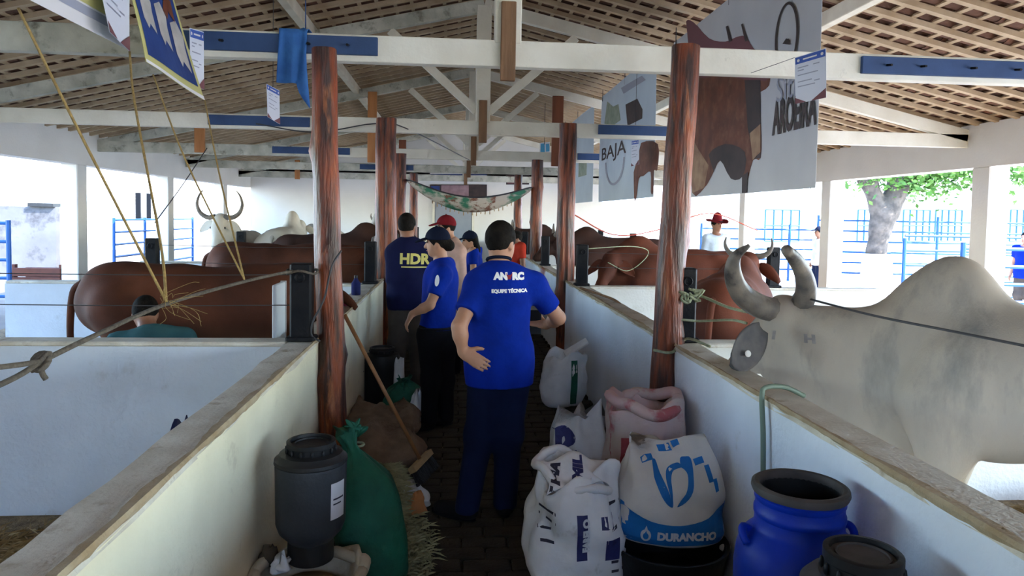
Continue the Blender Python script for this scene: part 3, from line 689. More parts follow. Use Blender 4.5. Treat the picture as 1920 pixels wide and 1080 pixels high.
    for n in 'LR':
        T += [RC(J['hip'+n], J['kn'+n], .108*k*math.sqrt(g), .080*k, .06*k), RC(J['kn'+n], J['an'+n]-U*.02, .080*k, .070*k, .05*k), EL(J['kn'+n], V(.085,.085,.085)*k, .03*k)]
    cut_top = (sp(.12), up)
    obj('trousers', sdf(T, vox, 2, cuts=[cut_top, ((0,0,.045), (0,0,-1))]), pants, root, True)
    for n in 'LR':
        t = J['toe'+n]*V(1,1,0); a = J['an'+n]*V(1,1,0)
        Sh = [RC(a-nrm(t-a)*.02*k+U*.055, t+U*.035, .050*k, .040*k, .03), RC(a+U*.05, a+U*.10, .048*k, .046*k, .02)]
        obj('shoe', sdf(Sh, vox*.8, 1, cuts=[((0,0,.012),(0,0,-1)), ((0,0,.115),(0,0,1))]), shoe or M['shoe'], root, True)
        so = MB(); d = nrm(t-a); sd = V(d[1],-d[0],0); L = np.linalg.norm(t-a)
        rg = [a + d*(L/2 + (L/2+.06*k)*math.cos(q)) + sd*(.046*k*math.sin(q)) for q in np.linspace(0,2*math.pi,14,endpoint=False)]
        so.loft([[p+U*.003 for p in rg],[p+U*.02 for p in rg]]); obj('sole', so, M['black_cloth'], root)
    if hair:
        Hh = [EL(hc+hu*.026*hk-hf*.014*hk, V(.083,.100,.102)*hk, .01, HR)]
        cuts = [(hc+hf*.060*hk+hu*.03*hk, nrm(hf*1.0-hu*.75)), (hc-hu*.055*hk, -hu)]
        if hair == 'long':
            b = hc-hf*.06*hk
            Hh += chain([b+hu*.02*hk, b-hu*.12*hk-hf*.02, b-hu*.26*hk-hf*.01, b-hu*.34*hk], [.075*hk,.065*hk,.05*hk,.03*hk], .03, (hf,.7)); cuts = cuts[:1]
        elif hair == 'bun': Hh += [EL(hc-hf*.10*hk-hu*.03*hk, V(.05,.05,.05)*hk, .03, HR)]; cuts[1] = (hc-hu*.08*hk, -hu)
        nz = lambda Pp: .0013*np.sin(Pp[...,0]*160)*np.sin(Pp[...,2]*130+Pp[...,1]*90)
        obj('hair', sdf(Hh, vox*.8, 1, cuts=cuts, noise=nz), M['hair'], root, True)
    if cap is not None:
        cm, style = cap
        if style == 'cap':
            ch = obj('cap', sdf([EL(hc+hu*.035*hk-hf*.008*hk, V(.094,.112,.110)*hk, .01, HR)], vox*.8, 1, cuts=[(hc+hu*.028*hk, nrm(-hu+hf*.12))]), cm, root, True)
            bd = hf
            obj('brim', sdf([EL(hc+hu*.045*hk+bd*.115*hk, V(.078,.085,.012)*hk, .01, HR@np.array([[1,0,0],[0,.97,.22],[0,-.22,.97]]))], vox*.6, 1), cm, ch, True)
            obj('button', MB().ell(hc+hu*.146*hk-hf*.008*hk, (.009,.009,.006), 8, 5), cm, ch, True)
        else:
            ch = obj('hat', sdf([RC(hc+hu*.05*hk, hc+hu*.13*hk, .098*hk, .08*hk, .02, (hr,.85))], vox*.8, 1, cuts=[(hc+hu*.03*hk, -hu)]), cm, root, True)
            rings = []
            for t, in [(x,) for x in np.linspace(0,2*math.pi,28,endpoint=False)]:
                pass
            mb = MB()
            for rad, z in ((.085,.045),(.15,.035),(.185,.04)):
                rings.append([hc + hr*rad*.92*math.cos(t)*hk + hf*rad*1.1*math.sin(t)*hk + hu*(z + (rad-.085)*.55*abs(math.cos(t))**2)*hk for t in np.linspace(0,2*math.pi,28,endpoint=False)])
            rings += [[p - hu*.008 for p in rg] for rg in rings[::-1]]
            mb.loft(rings, caps=False); obj('hat_brim', mb, cm, ch, True)
            obj('hat_band', MB().lathe(hc+hu*.045*hk, [(.099*hk,0),(.1*hk,.02)], 24, hu), M['black_cloth'], ch, True)
    J['root'] = root; J['shirt'] = shirt; J['body'] = body; return J

# the man in front, back to the camera, left hand on his hip, right hand holding a phone
y0 = 4.05
pm = dict(H=1.715, f=V(.05,1,0)/np.hypot(.05,1), r=V(1,-.05,0)/np.hypot(.05,1))
pm['hf'] = nrm(V(.62,.85,-.10))
pm.update(head=at(940,455,y0+.02), neck=at(935,503,y0-.01), pel=at(936,680,y0), shL=at(897,533,y0-.02), shR=at(1000,535,y0), elL=at(861,612,y0-.16), wrL=at(868,660,y0-.16),
          elR=at(1047,596,y0+.10), wrR=at(1024,609,y0+.34), hipL=at(912,690,y0), hipR=at(964,690,y0), knL=at(899,815,y0+.03), knR=at(953,812,y0+.03), anL=at(876,943,y0+.02), anR=at(947,938,y0+.08), toeL=at(825,960,y0+.12)*V(1,1,0), toeR=at(938,950,y0+.30)*V(1,1,0))
pm['anL'][2] = .09; pm['anR'][2] = .09
front = person('man with his back to us in a royal blue t-shirt and jeans, hand on hip', pm, M['skin'], M['royal_shirt'], M['jeans'], vox=.0075, sleeve=.66,
       hands={'L': (nrm(at(893,676,y0-.19)-pm['wrL']), V(.15,.9,-.1), V(.75,-.1,.6), .2), 'R': (nrm(at(1004,604,y0+.36)-pm['wrR']), V(-.2,-.6,.9), V(-.3,.4,.6), .7)})
def centred(J, t, off=0): return J['pel']+(J['neck']-J['pel'])*t + J['r']*off - J['f']*.3
decal('printed_lettering', text2d('AN  RC', .050, .004), at(960,524,y0-.3), (1,0,0), (0,0,1), front['shirt'], M['white_print'], front['root'], .03)
M['dark_red_print'] = mat('dark_red_print', (.22,.02,.03), None, rough=.8)
decal('printed_emblem', poly2d([(x*.68,y*.68) for x,y in [(-.012,-.022),(.012,-.022),(.018,.0),(.03,.022),(.022,.026),(.012,.012),(-.012,.012),(-.022,.026),(-.03,.022),(-.018,0)]]), at(960,524,y0-.3), (1,0,0), (0,0,1), front['shirt'], M['dark_red_print'], front['root'], .02)
decal('printed_lettering', text2d('EQUIPE TÉCNICA', .0255, .0016), at(960,552,y0-.3), (1,0,0.02), (0,0,1), front['shirt'], M['white_print'], front['root'], .03)
nk = front['neck']; nr = [nk+V(.066*math.cos(t), .06*math.sin(t)+.0, .050+.018*-math.sin(t)) for t in np.linspace(0,2*math.pi,24)]
obj('collar', MB().tube(nr, .009, 6), M['cap_navy'], front['root'], True)
ph = at(1004,604,y0+.36); o = tag(obj('phone', MB().box(ph+V(-.036,-.012,-.075),ph+V(.036,-.003,.075),.008), M['black_paint'], None), 'black phone held in the right hand of the man in front', 'phone')
obj('screen', MB().box(ph+V(-.032,-.003,-.07),ph+V(.032,-.0015,.07)), mat('phone_screen',(.02,.02,.03),None,rough=.1), o)

# woman in a royal blue shirt and black cap, looking left
yw = 5.9; c = at(818,600,yw)
pw = stand(c[0], yw, math.radians(158), 1.63)
pw.update(head=at(820,456,yw), neck=at(829,490,yw), pel=at(820,622,yw), shL=at(830,515,yw-.16), elL=at(806,572,yw-.24), wrL=at(772,589,yw-.20), hf=nrm(V(-1,.18,-.12)),
          hipL=at(806,630,yw-.07), hipR=at(832,630,yw+.07), anL=at(804,790,yw-.06), anR=at(836,784,yw+.06), knL=at(808,712,yw-.06), knR=at(834,712,yw+.06), toeL=at(790,800,yw-.1)*V(1,1,0), toeR=at(812,790,yw+.05)*V(1,1,0))
pw['anL'][2] = pw['anR'][2] = .09
wm = person('woman in royal blue t-shirt, black trousers and black cap, looking to the left', pw, M['skin'], M['royal_shirt'], M['black_cloth'], vox=.012, girth=1.12, hair='bun', cap=(M['cap_navy'],'cap'), sleeve=.68, tuck=True,
            hands={'L': (nrm(V(-.45,.05,-.9)), V(.9,.3,-.5), V(-.3,.8,.3), .5)})
obj('belt', sdf([EL(pw['pel']+V(0,0,.045), V(.20,.155,.03), .01, np.stack([pw['r'],pw['f'],V(0,0,1)],1))], .012, 1), M['black_paint'], wm['root'], True)
decal('sleeve_print', poly2d(ell2d(0,0,.018,.045)), at(787,525,yw-.6), (.9,-.3,0), (.3,0,1), wm['shirt'], M['white_print'], wm['root'], .02)

# man in a navy shirt with yellow lettering
yh = 7.0; c = at(765,560,yh)
p3 = stand(c[0], yh, math.radians(98), 1.77); p3['hf'] = nrm(V(.15,1,-.05))
p3.update(head=at(763,424,yh), neck=at(764,452,yh), elL=at(736,535,yh-.05), wrL=at(742,590,yh+.05), shL=at(738,474,yh), shR=at(797,472,yh))
hm = person('man seen from behind in a navy shirt with yellow lettering', p3, M['skin_dark'], M['navy_shirt'], M['taupe_cloth'], vox=.014, hair='short', sleeve=.9)
decal('printed_lettering', text2d('HDR', .135, .006), at(777,490,yh-.4), (1,.05,-.02), (0,0,1), hm['shirt'], M['yellow_print'], hm['root'], .04)
decal('printed_line', poly2d(rect2d(-.13,-.006,.13,.006)), at(778,505,yh-.4), (1,.05,-.02), (0,0,1), hm['shirt'], M['yellow_print'], hm['root'], .04)
# man in pale pink shirt and red cap
yr = 8.0; c = at(846,560,yr)
p4 = stand(c[0], yr, math.radians(192), 1.72); p4['hf'] = nrm(V(-1,-.25,-.05)); p4['head'] = at(836,427,yr); p4['neck'] = at(846,452,yr); p4['shL'] = at(862,472,yr-.15); p4['elL'] = at(866,525,yr-.2); p4['wrL'] = at(854,572,yr-.2)
person('man in a pale pink shirt and dark red cap, facing left', p4, M['skin'], M['pink_shirt'], M['black_cloth'], vox=.014, cap=(M['cap_red'],'cap'), sleeve=1.5)
# woman with long dark hair
yl = 9.2; c = at(888,520,yl)
p5 = stand(c[0], yl, math.radians(170), 1.60); p5['head'] = at(881,452,yl); p5['neck'] = at(885,475,yl); p5['hf'] = nrm(V(-1,-.1,-.15))
person('woman with long dark hair and cap in a blue shirt, behind the man in front', p5, M['skin'], M['royal_shirt'], M['black_cloth'], vox=.016, hair='long', cap=(M['cap_navy'],'cap'))
# person in red behind the third right post
c = at(966,500,10.6); p6 = stand(c[0], 10.6, math.radians(200), 1.60); p6['head'] = at(967,447,10.6); 
person('person in a red shirt half hidden behind the man in front', p6, M['skin_dark'], M['red_shirt'], M['black_cloth'], vox=.018)
# crouching milker
b = V(-1.86,4.70,0)
pc = dict(H=1.68, f=nrm(V(-.15,1,0)), r=nrm(V(1,.15,0)), hf=nrm(V(-.2,1,-.35)))
Pt = lambda x, y, z: b + V(x,y,z)
pc.update(head=Pt(-.16,.22,1.06), neck=Pt(-.08,.10,.96), pel=Pt(.02,-.07,.46), shL=Pt(-.27,.10,.90), shR=Pt(.12,.12,.91), elL=Pt(-.30,.30,.66), elR=Pt(.17,.32,.66), wrL=Pt(-.14,.46,.62), wrR=Pt(.06,.46,.62),
          hipL=Pt(-.08,-.05,.44), hipR=Pt(.11,-.05,.44), knL=Pt(-.24,.30,.50), knR=Pt(.28,.30,.50), anL=Pt(-.20,.12,.09), anR=Pt(.22,.12,.09), toeL=Pt(-.24,.28,0)*V(1,1,0), toeR=Pt(.26,.28,0)*V(1,1,0))
person('crouching person in a teal shirt bent towards the brown cow on the left', pc, M['skin_dark'], M['teal_shirt'], M['jeans'], vox=.015, sleeve=.8, girth=1.1)
st = thing('milking_stool', b+V(.02,-.07,0), 'small wooden stool under the crouching person in teal', 'stool')
obj('seat', MB().lathe(b+V(.02,-.07,.245), [(.13,0),(.14,.01),(.14,.03),(.13,.04)], 16), M['orange_wood'], st, 40)
for t in (0,2.1,4.2): obj('leg', MB().tube([b+V(.02+.08*math.cos(t),-.07+.08*math.sin(t),.25), b+V(.02+.11*math.cos(t),-.07+.11*math.sin(t),0)], .015), M['orange_wood'], st)
# cowboy beyond the right stalls
yc = 12.0; c = at(1343,460,yc); p7 = stand(c[0], yc, math.radians(285), 1.76); p7['head'] = at(1344,421,yc); p7['hf'] = nrm(V(.4,-1,-.1)); p7['neck'] = at(1342,441,yc)
person('man in a pale shirt and dark red cowboy hat beyond the right stalls', p7, M['skin_dark'], M['pale_shirt'], M['jeans'], vox=.018, cap=(M['cap_red'],'hat'), sleeve=1.5)
# people by the yard fence
c = at(1922,500,12.4); p8 = stand(c[0], 12.4, math.radians(200), 1.62)
person('person in a blue shirt at the far right edge outside the pillars', p8, M['skin'], M['royal_shirt'], M['taupe_cloth'], vox=.02)
c = at(1536,460,15.5); p9 = stand(c[0], 15.5, math.radians(180), 1.62)
person('person with a black cap by the blue fence beyond the right pillars', p9, M['skin_dark'], M['pale_shirt'], M['jeans'], vox=.022, cap=(M['cap_navy'],'cap'))

# ------------------------------------------------------------------ log posts and black stall posts
def log_post(label, p0, p1, r, seed, groove=False):
    rng = random.Random(seed); n = 22; m = 40; p0 = V(*p0); p1 = V(*p1); rings = []
    ph = [rng.uniform(0,6.28) for _ in range(6)]; kn = [(rng.uniform(.15,.9), rng.uniform(0,6.28), rng.uniform(.012,.03)) for _ in range(6)]
    for i in range(m+1):
        t = i/m; z = t*np.linalg.norm(p1-p0)
        c = p0+(p1-p0)*t + V(.012*math.sin(3*t+ph[0])*math.sin(math.pi*t), .012*math.sin(4*t+ph[1])*math.sin(math.pi*t), 0)
        ring = []
        for j in range(n):
            a = 2*math.pi*j/n
            rr = r*(1.06-.10*t)*(1 + .05*math.sin(2*a+ph[2]+1.5*t) + .035*math.sin(5*a+ph[3]+2.2*t) + .03*math.sin(9*z+ph[4]+a))
            if groove: rr *= 1-.30*math.exp(-((math.sin((a-4.5)/2))/.12)**2)
            for kt, ka, kd in kn: rr += kd*math.exp(-((t-kt)/.022)**2 - (math.sin((a-ka)/2)/.22)**2)
            ring.append(c + V(rr*math.cos(a), rr*math.sin(a), 0))
        rings.append(ring)
    return tag(obj('log_post', MB().loft(rings), M['post_wood'], None, 50), label, 'post', 'varnished log posts along the aisle')
log_post('thick varnished log post at the left of the aisle, behind the grey drum', (-.705,4.40,0), (-.790,4.48,2.735), .080, 3)
log_post('thick varnished log post at the right of the aisle, by the large banner', (1.30,4.30,0), (1.40,4.34,2.80), .090, 5)
def log_at(label, xt, yt, xb, Y, r, seed, groove=False, zt=None):
    a = at(xt, yt, Y); b = at(xb, 600, Y); log_post(label, (b[0],Y,0), (a[0],Y,a[2] if zt is None else zt), r, seed, groove)
log_at('grooved double-lobed log post beside the man in the navy shirt', 724, 222, 724, 8.55, .118, 8, True)
log_at('log post just behind the left double-lobed post', 751, 288, 748, 12.7, .10, 9)
log_at('slim log post farthest back on the left of the hammock', 776, 325, 775, 16.8, .10, 10)
log_at('log post on the right above the white and green sack', 1066, 232, 1060, 8.55, .105, 11, True)
log_at('log post carrying the right end of the hammock', 1008, 300, 1003, 12.7, .11, 12)
log_at('slim log post farthest back on the right of the hammock', 972, 328, 969, 16.8, .10, 13)

def black_post(label, x, y, h=.46, w=.125):
    t = thing('stall_post', (x,y,WH+.001), label, 'post', 'black stall posts on the walls')
    a = MB().box((x-w/2,y-.05,WH+.003),(x+w/2,y+.05,WH+h), .012); obj('upright', a, M['black_paint'], t)
    obj('foot_plate', MB().box((x-w/2-.02,y-.065,WH+.003),(x+w/2+.02,y+.065,WH+.03), .008), M['black_paint'], t)
    obj('eye_bolt', MB().tube([V(x+.025*math.cos(q),y-.062,WH+h-.08+.025*math.sin(q)) for q in np.linspace(0,2*math.pi,12)], .006, 6), M['black_paint'], t)
NM = ['nearest', 'second', 'third', 'fourth', 'fifth']
for i, y in enumerate(CROSS[:5]):
    black_post('%s black post on the left aisle wall%s' % (NM[i], ', tied with the long rope' if i == 0 else ', counted from the front'), AL-.085, y+.075)
    black_post('%s black post on the right aisle wall%s' % (NM[i], ', tied with pale green rope' if i == 0 else ', counted from the front'), AR+.085, y+.075)
    if i > 0:
        black_post('%s black post on the outer side of the left stalls, counted from the front' % NM[i-1], -3.16, y+.075)
        black_post('%s black post on the outer side of the right stalls, counted from the front' % NM[i-1], 3.62, y+.075)

# ------------------------------------------------------------------ ropes, wires, hoses
M['rope_grey'] = mat('rope_grey', (.13,.11,.09), (.08,.07,.058), 60, .9, .4, 120); M['rope_tan'] = mat('rope_tan', (.36,.255,.095), (.26,.18,.07), 60, .9, .4, 120)
M['rope_green'] = mat('rope_green', (.42,.46,.30), (.30,.34,.22), 60, .9, .4, 120); M['wire'] = mat('wire', (.05,.05,.055), None, rough=.5); M['rope_red'] = mat('rope_red', (.45,.08,.05), None, rough=.8)
M['hose_green'] = mat('hose_green', (.16,.22,.17), None, rough=.5)
def rope(label, pts, r, m, cat='rope', smooth_=True, name='rope', n=6):
    return tag(obj(name, MB().tube(spline(pts, n) if smooth_ and len(pts) > 2 else pts, r, 6), M[m], None, True), label, cat)
kn = at(76,678,2.2)
ra = [at(548,508,4.25), at(458,528,3.75), at(312,570,3.1), at(180,628,2.55), kn]
g = rope('long grey rope running from the left black post to a knot near the camera', ra, .0085, 'rope_grey')
kb = MB(); 
for q in range(3): kb.tube([kn + V(.022*math.cos(t)*(1-.15*q), .016*math.sin(t*1.0+q), .022*math.sin(t+.8*q)) for t in np.linspace(0,6.28,14)], .009, 6)
obj('knot', kb, M['rope_grey'], g, True)
obj('strand', MB().tube(spline([kn, at(20,686,2.02), at(-60,694,1.9)],5), .008, 6), M['rope_grey'], g, True)
obj('strand', MB().tube(spline([kn, at(30,707,2.05), at(-60,748,1.85)],5), .008, 6), M['rope_grey'], g, True)
obj('rope_end', MB().tube(spline([kn, kn+V(.012,-.015,-.03), kn+V(.02,-.01,-.05)],4), .008, 6), M['rope_grey'], g, True)
obj('post_loop', MB().tube([V(AL-.085+.09*math.cos(t), 4.325+.075*math.sin(t), 1.40+.01*math.sin(3*t)) for t in np.linspace(0,2*math.pi,20)], .008, 6), M['rope_grey'], g, True)
tie = at(312,566,3.1); tie2 = at(458,524,3.75)
rope('tan cord from the first hanging banner down to the long grey rope', [at(34,15,3.0), at(145,240,3.05), tie], .0055, 'rope_tan')
rope('tan cord hanging straight under the paper sheet of the first banner', [at(243,97,4.18), at(252,190,3.9), at(300,450,3.3), tie], .006, 'rope_tan')
rope('tan cord from the near corner of the second hanging banner', [at(287,140,4.22), at(348,300,4.0), tie2], .005, 'rope_tan')
rope('tan cord from the far corner of the second hanging banner', [at(384,188,4.72), at(412,330,4.3), tie2], .005, 'rope_tan')
M_ = MB(); rng = random.Random(4)
for _ in range(15):
    a = tie + V(rng.uniform(-.02,.03), rng.uniform(-.03,.03), rng.uniform(-.02,.03)); b = a + V(rng.uniform(-.02,.16), rng.uniform(-.04,.05), rng.uniform(-.07,.06)); c = b + V(rng.uniform(-.03,.08), 0, rng.uniform(-.07,.02)); M_.tube(spline([a,b,c],4), .0010, 4)
o = tag(obj('frayed_twine', M_, M['rope_tan']), 'frayed tan twine where two cords meet the long grey rope', 'twine', kind='stuff')
for j, (y, l) in enumerate(((4.325,'first'),(7.875,'second'))):
    for z in (1.20, 1.38):
        rope('%s thin wire between the left posts at the %s stall wall' % ('lower' if z < 1.3 else 'upper', ['front','next'][j]), [V(AL-.15,y+.0,z), V(-2,y+.02,z-.012), V(-3.1 if j else -4.5,y,z)], .003, 'wire', 'wire', name='wire')
rope('pale green rope wound round the right black post and run to the bull, upper turn', [V(AR+.0,4.25,1.29), V(AR+.085,4.245,1.285), V(AR+.17,4.26,1.28), at(1362,575,4.05), at(1400,585,3.78)], .009, 'rope_green')
k2 = rope('pale green rope wound round the right black post, lower turn', [V(AR-.0,4.26,1.14), V(AR+.085,4.245,1.135), V(AR+.17,4.25,1.13), at(1370,600,4.05), at(1400,606,3.82)], .008, 'rope_green')
kk = MB(); rng = random.Random(2)
for q in range(5):
    c0 = V(AR+.05+.02*q,4.235,1.29); kk.tube(spline([c0+V(rng.uniform(-.04,.05),rng.uniform(-.02,.01),rng.uniform(-.05,.04)) for _ in range(5)],4), .008, 6)
obj('knot', kk, M['rope_green'], k2, True)
rope('dark rope drawn from the grey bull\'s right horn across its back', [at(1515,560,3.50), at(1640,592,2.95), at(1780,620,2.62), at(1940,652,2.2)], .0055, 'wire')
rope('pale rope tied round the right log post down to the wall top', [V(1.215,4.23,.955), V(1.32,4.19,.95), V(1.43,4.26,1.02), V(1.50,4.05,1.01)], .009, 'rope_green')
rope('orange cord sagging between the right log posts over the cattle', [at(1072,400,8.5), at(1150,440,9.0), at(1230,432,9.4), at(1330,400,9.8), at(1420,432,10.2)], .008, 'rope_red', 'cord')
rope('black cable hanging down the left log post', [at(640,470,4.36), at(622,500,4.30), at(608,560,4.28), at(588,600,4.27), at(584,628,4.28), at(600,640,4.28)], .006, 'wire', 'cable', name='cable')
rope('black cable swagged under the second truss by the left posts', [at(480,232,8.9), at(590,248,8.9), at(700,232,8.88), at(760,240,8.9), at(880,300,12.8)], .008, 'wire', 'cable', name='cable')
rope('blue cord hanging from the roof above the blue cloth', [at(573,-40,4.85), at(573,60,4.85)], .004, 'rope_red' if False else 'blue_board', 'cord', name='cord')
rope('thin cord holding the paper sheet in front of the right beam', [at(1408,137,4.86), at(1490,108,4.72)], .002, 'wire', 'cord', name='cord')
rope('dark rope hanging from the second truss down over the left stalls', [at(388,278,8.95), at(340,350,8.4), at(290,418,7.9)], .006, 'wire')
rope('upper thin wire between the right posts at the next stall wall', [V(AR+.10,7.875,1.36), V(2.4,7.9,1.35), V(3.55,7.87,1.36)], .003, 'wire', 'wire', name='wire')
rope('lower thin wire between the right posts at the next stall wall', [V(AR+.10,7.875,1.20), V(2.4,7.9,1.19), V(3.55,7.87,1.20)], .003, 'wire', 'wire', name='wire')
rope('pale halter rope hanging from the brown cow in the second right stall', [at(1140,492,8.2), at(1175,508,8.25), at(1205,490,8.3), at(1215,470,8.35), at(1180,462,8.2), (AR+.085,7.83,1.40)], .005, 'rope_green')
rope('green hose hooked over the right aisle wall above the blue barrel', [V(1.315,2.88,.60), V(1.315,2.90,.85), V(1.318,2.93,1.0), V(1.345,2.95,1.035), V(1.44,2.97,1.03), V(1.53,2.98,.99)], .011, 'hose_green', 'hose', name='hose')
rope('dark red strap lying over the right aisle wall cap', [V(1.36,7.55,1.0), V(1.42,6.9,1.005), V(1.47,6.4,1.004), V(1.515,6.1,.95)], .012, 'strip_wood', 'strap', name='strap')

# ------------------------------------------------------------------ banners and paper sheets
M['vinyl'] = mat('vinyl', (.56,.57,.58), (.50,.51,.53), 1.5, .45, .05, 20); M['vinyl_blue'] = mat('vinyl_blue', (.55,.64,.70), (.48,.57,.64), 1.5, .45, .05, 20)
M['p_blue'] = mat('p_blue', (.025,.06,.22), (.02,.04,.15), 3, .45); M['p_yellow'] = mat('p_yellow', (.55,.52,.20), (.46,.44,.18), 3, .5); M['p_white'] = mat('p_white', (.70,.70,.70), None, rough=.5); M['p_cow'] = mat('p_cow', (.50,.48,.44), (.36,.34,.31), 8, .5)
M['p_brown'] = mat('p_brown', (.17,.055,.03), (.10,.035,.022), 5, .45, c3=(.22,.10,.06), s3=6, t3=(.5,.7)); M['p_dark'] = mat('p_dark', (.035,.028,.03), (.06,.04,.04), 6, .45); M['p_tan'] = mat('p_tan', (.38,.25,.15), (.24,.13,.08), 8, .5)
M['p_head'] = mat('p_head', (.06,.12,.42), None, rough=.6); M['p_ink'] = mat('p_ink', (.33,.35,.42), None, rough=.6); M['paper'] = mat('paper', (.66,.69,.76), None, rough=.7); M['p_maroon'] = mat('p_maroon', (.18,.07,.08), None, rough=.6); M['p_green'] = mat('p_green', (.20,.26,.18), (.32,.36,.28), 8, .5)
class Sheet:
    """a thin hanging sheet with four corners BL, BR, TR, TL (u to the right, v up as read) and a slight billow"""
    def __init__(s, name, label, cat, bl, br, tr, tl, m, billow=.03, th=.003, group=None, n=14):
        s.c = [V(*p) for p in (bl,br,tr,tl)]; s.n = nrm(np.cross(s.c[1]-s.c[0], s.c[3]-s.c[0])); s.b = billow; s.k = 0
        if s.n @ (V(0,0,EYE)-s.c[0]) < 0: s.n = -s.n
        mb = MB(); f1 = [[s.P(u,v,0) for u in np.linspace(0,1,n)] for v in np.linspace(0,1,n)]; f2 = [[s.P(u,v,-th) for u in np.linspace(0,1,n)] for v in np.linspace(0,1,n)]
        ring = lambda g: [g[0][i] for i in range(n)] + [g[i][n-1] for i in range(1,n)] + [g[n-1][i] for i in range(n-2,-1,-1)] + [g[i][0] for i in range(n-2,0,-1)]
        for g in (f1, f2):
            b = len(mb.v); mb.v += [tuple(p) for r_ in g for p in r_]
            for i in range(n-1):
                for j in range(n-1): q = (b+i*n+j, b+i*n+j+1, b+(i+1)*n+j+1, b+(i+1)*n+j); mb.f.append(q if g is f1 else q[::-1])
        mb.loft([ring(f1), ring(f2)], caps=False)
        s.o = tag(obj(name, mb, m, None, 40), label, cat, group)
    def P(s, u, v, off):
        bl, br, tr, tl = s.c; p = bl*(1-u)*(1-v)+br*u*(1-v)+tr*u*v+tl*(1-u)*v
        return p + s.n*(s.b*(math.sin(5.0*u+1)*math.sin(3.2*v+.6)) + off)
    def pr(s, name, vf, m, off=.0018, grid=.08):
        s.k += 1
        bm = bmesh.new(); vs_ = [bm.verts.new((x,y,0)) for x,y in vf[0]]
        for q in vf[1]:
            try: bm.faces.new([vs_[i] for i in q])
            except ValueError: pass
        xs = [p[0] for p in vf[0]]; ys = [p[1] for p in vf[0]]
        for a, l, h in ((0,min(xs),max(xs)), (1,min(ys),max(ys))):
            for t in np.arange(l+grid, h, grid):
                co = [0,0,0]; co[a] = t; no = [0,0,0]; no[a] = 1
                bmesh.ops.bisect_plane(bm, geom=bm.verts[:]+bm.edges[:]+bm.faces[:], plane_co=co, plane_no=no)
        bmesh.ops.triangulate(bm, faces=bm.faces[:])
        bm.verts.index_update(); v = [s.P(w.co.x, w.co.y, off+.0007*s.k) for w in bm.verts]; f = [tuple(w.index for w in q.verts) for q in bm.faces]; bm.free()
        return obj(name, (np.array(v), f), m, s.o)
def scaled(vf, sx, sy, cx, cy): return [(x*sx+cx, y*sy+cy) for x, y in vf[0]], vf[1]

# the large banner on the right: plane x = 2.6, read from its far end to its near end
zb, zt_ = 1.99, 3.86; Yn, Yf_ = 5.02, 8.55
BB = Sheet('farm_banner', 'large pale banner with a brown bull and the lettering AROEIRA, hung on the right', 'banner', (2.6,Yf_,zb), (2.6,Yn,zb), (2.6,Yn,zt_), (2.6,Yf_,zt_), M['vinyl'], .015, group='printed farm banners')
def uvB(x, y, X=2.6, a=Yf_, b=Yn, z0=zb, z1=zt_):
    d = _f2 + _r3*((x-CX)/F) - _u3*((y-CY)/F); p = _C + d*(X/d.x); return ((p.y-a)/(b-a), (p.z-z0)/(z1-z0))
def px(*pts, **k):
    q = [uvB(x, y, **k) for x, y in pts]
    if len(q) < 7: return q
    c = spline(q[-2:]+q+q[:2], 3)         # rounded outline
    return [tuple(p) for p in c[6:-7]]
BB.pr('printed_bull', poly2d(px((1300,90),(1310,140),(1296,250),(1300,362),(1322,352),(1335,330),(1352,300),(1372,335),(1392,330),(1398,345),(1410,300),(1424,296),(1424,230),(1418,180),(1440,160),(1437,120),(1400,90),(1350,78))), M['p_brown'])
BB.pr('printed_bull_head', poly2d(px((1285,40),(1300,42),(1330,72),(1360,78),(1380,70),(1398,68),(1412,90),(1440,118),(1436,150),(1420,150),(1400,150),(1350,140),(1312,145),(1300,100),(1286,72))), M['p_maroon'])
BB.pr('printed_shade', poly2d(px((1395,150),(1424,150),(1424,296),(1412,298),(1400,240))), M['p_dark'])
BB.pr('printed_shade', poly2d(px((1330,290),(1360,270),(1395,285),(1392,330),(1370,335),(1350,300),(1335,330))), M['p_dark'])
BB.pr('printed_leg', poly2d(px((1296,250),(1312,280),(1330,310),(1322,352),(1300,362))), M['p_tan']); BB.pr('printed_leg', poly2d(px((1404,250),(1424,232),(1424,285),(1410,300))), M['p_tan'])
BB.pr('printed_horn', poly2d(px((1362,50),(1366,48),(1374,76),(1368,80))), M['p_dark']); BB.pr('printed_horn', poly2d(px((1391,46),(1394,44),(1404,76),(1398,78))), M['p_dark'])
BB.pr('printed_leg', poly2d(px((1391,330),(1402,322),(1400,362),(1391,362))), M['p_dark'])
a_, b_ = uvB(1446,248), uvB(1531,232); tv_ = text2d('AROEIRA', 1.0, .035); wT = max(p[0] for p in tv_[0])-min(p[0] for p in tv_[0])
BB.pr('printed_lettering', scaled(tv_, (b_[0]-a_[0])/wT, .20, (a_[0]+b_[0])/2, uvB(1487,214)[1]), M['p_dark'])
tv_ = text2d('Sítio', 1.0); wT = max(p[0] for p in tv_[0])-min(p[0] for p in tv_[0]); a_, b_ = uvB(1455,170), uvB(1512,162)
BB.pr('printed_lettering', scaled(tv_, (b_[0]-a_[0])/wT, .15, (a_[0]+b_[0])/2, uvB(1483,162)[1]), M['p_ink'])
e0 = uvB(1475,70); e1 = uvB(1475,6); ru = (uvB(1497,60)[0]-uvB(1453,60)[0])/2; rv = e1[1]-e0[1]
op = [(e0[0]+ru*math.cos(t), e0[1]+rv*math.sin(t)) for t in np.linspace(-.6, math.pi+.6, 26)]; ip = [(e0[0]+ru*.82*math.cos(t), e0[1]+rv*.92*math.sin(t)) for t in np.linspace(math.pi+.6, -.6, 26)]
vv = op + ip[::-1]; BB.pr('printed_emblem', (vv, [(i, i+1, 26+i+1, 26+i) for i in range(25)]), M['p_dark'])
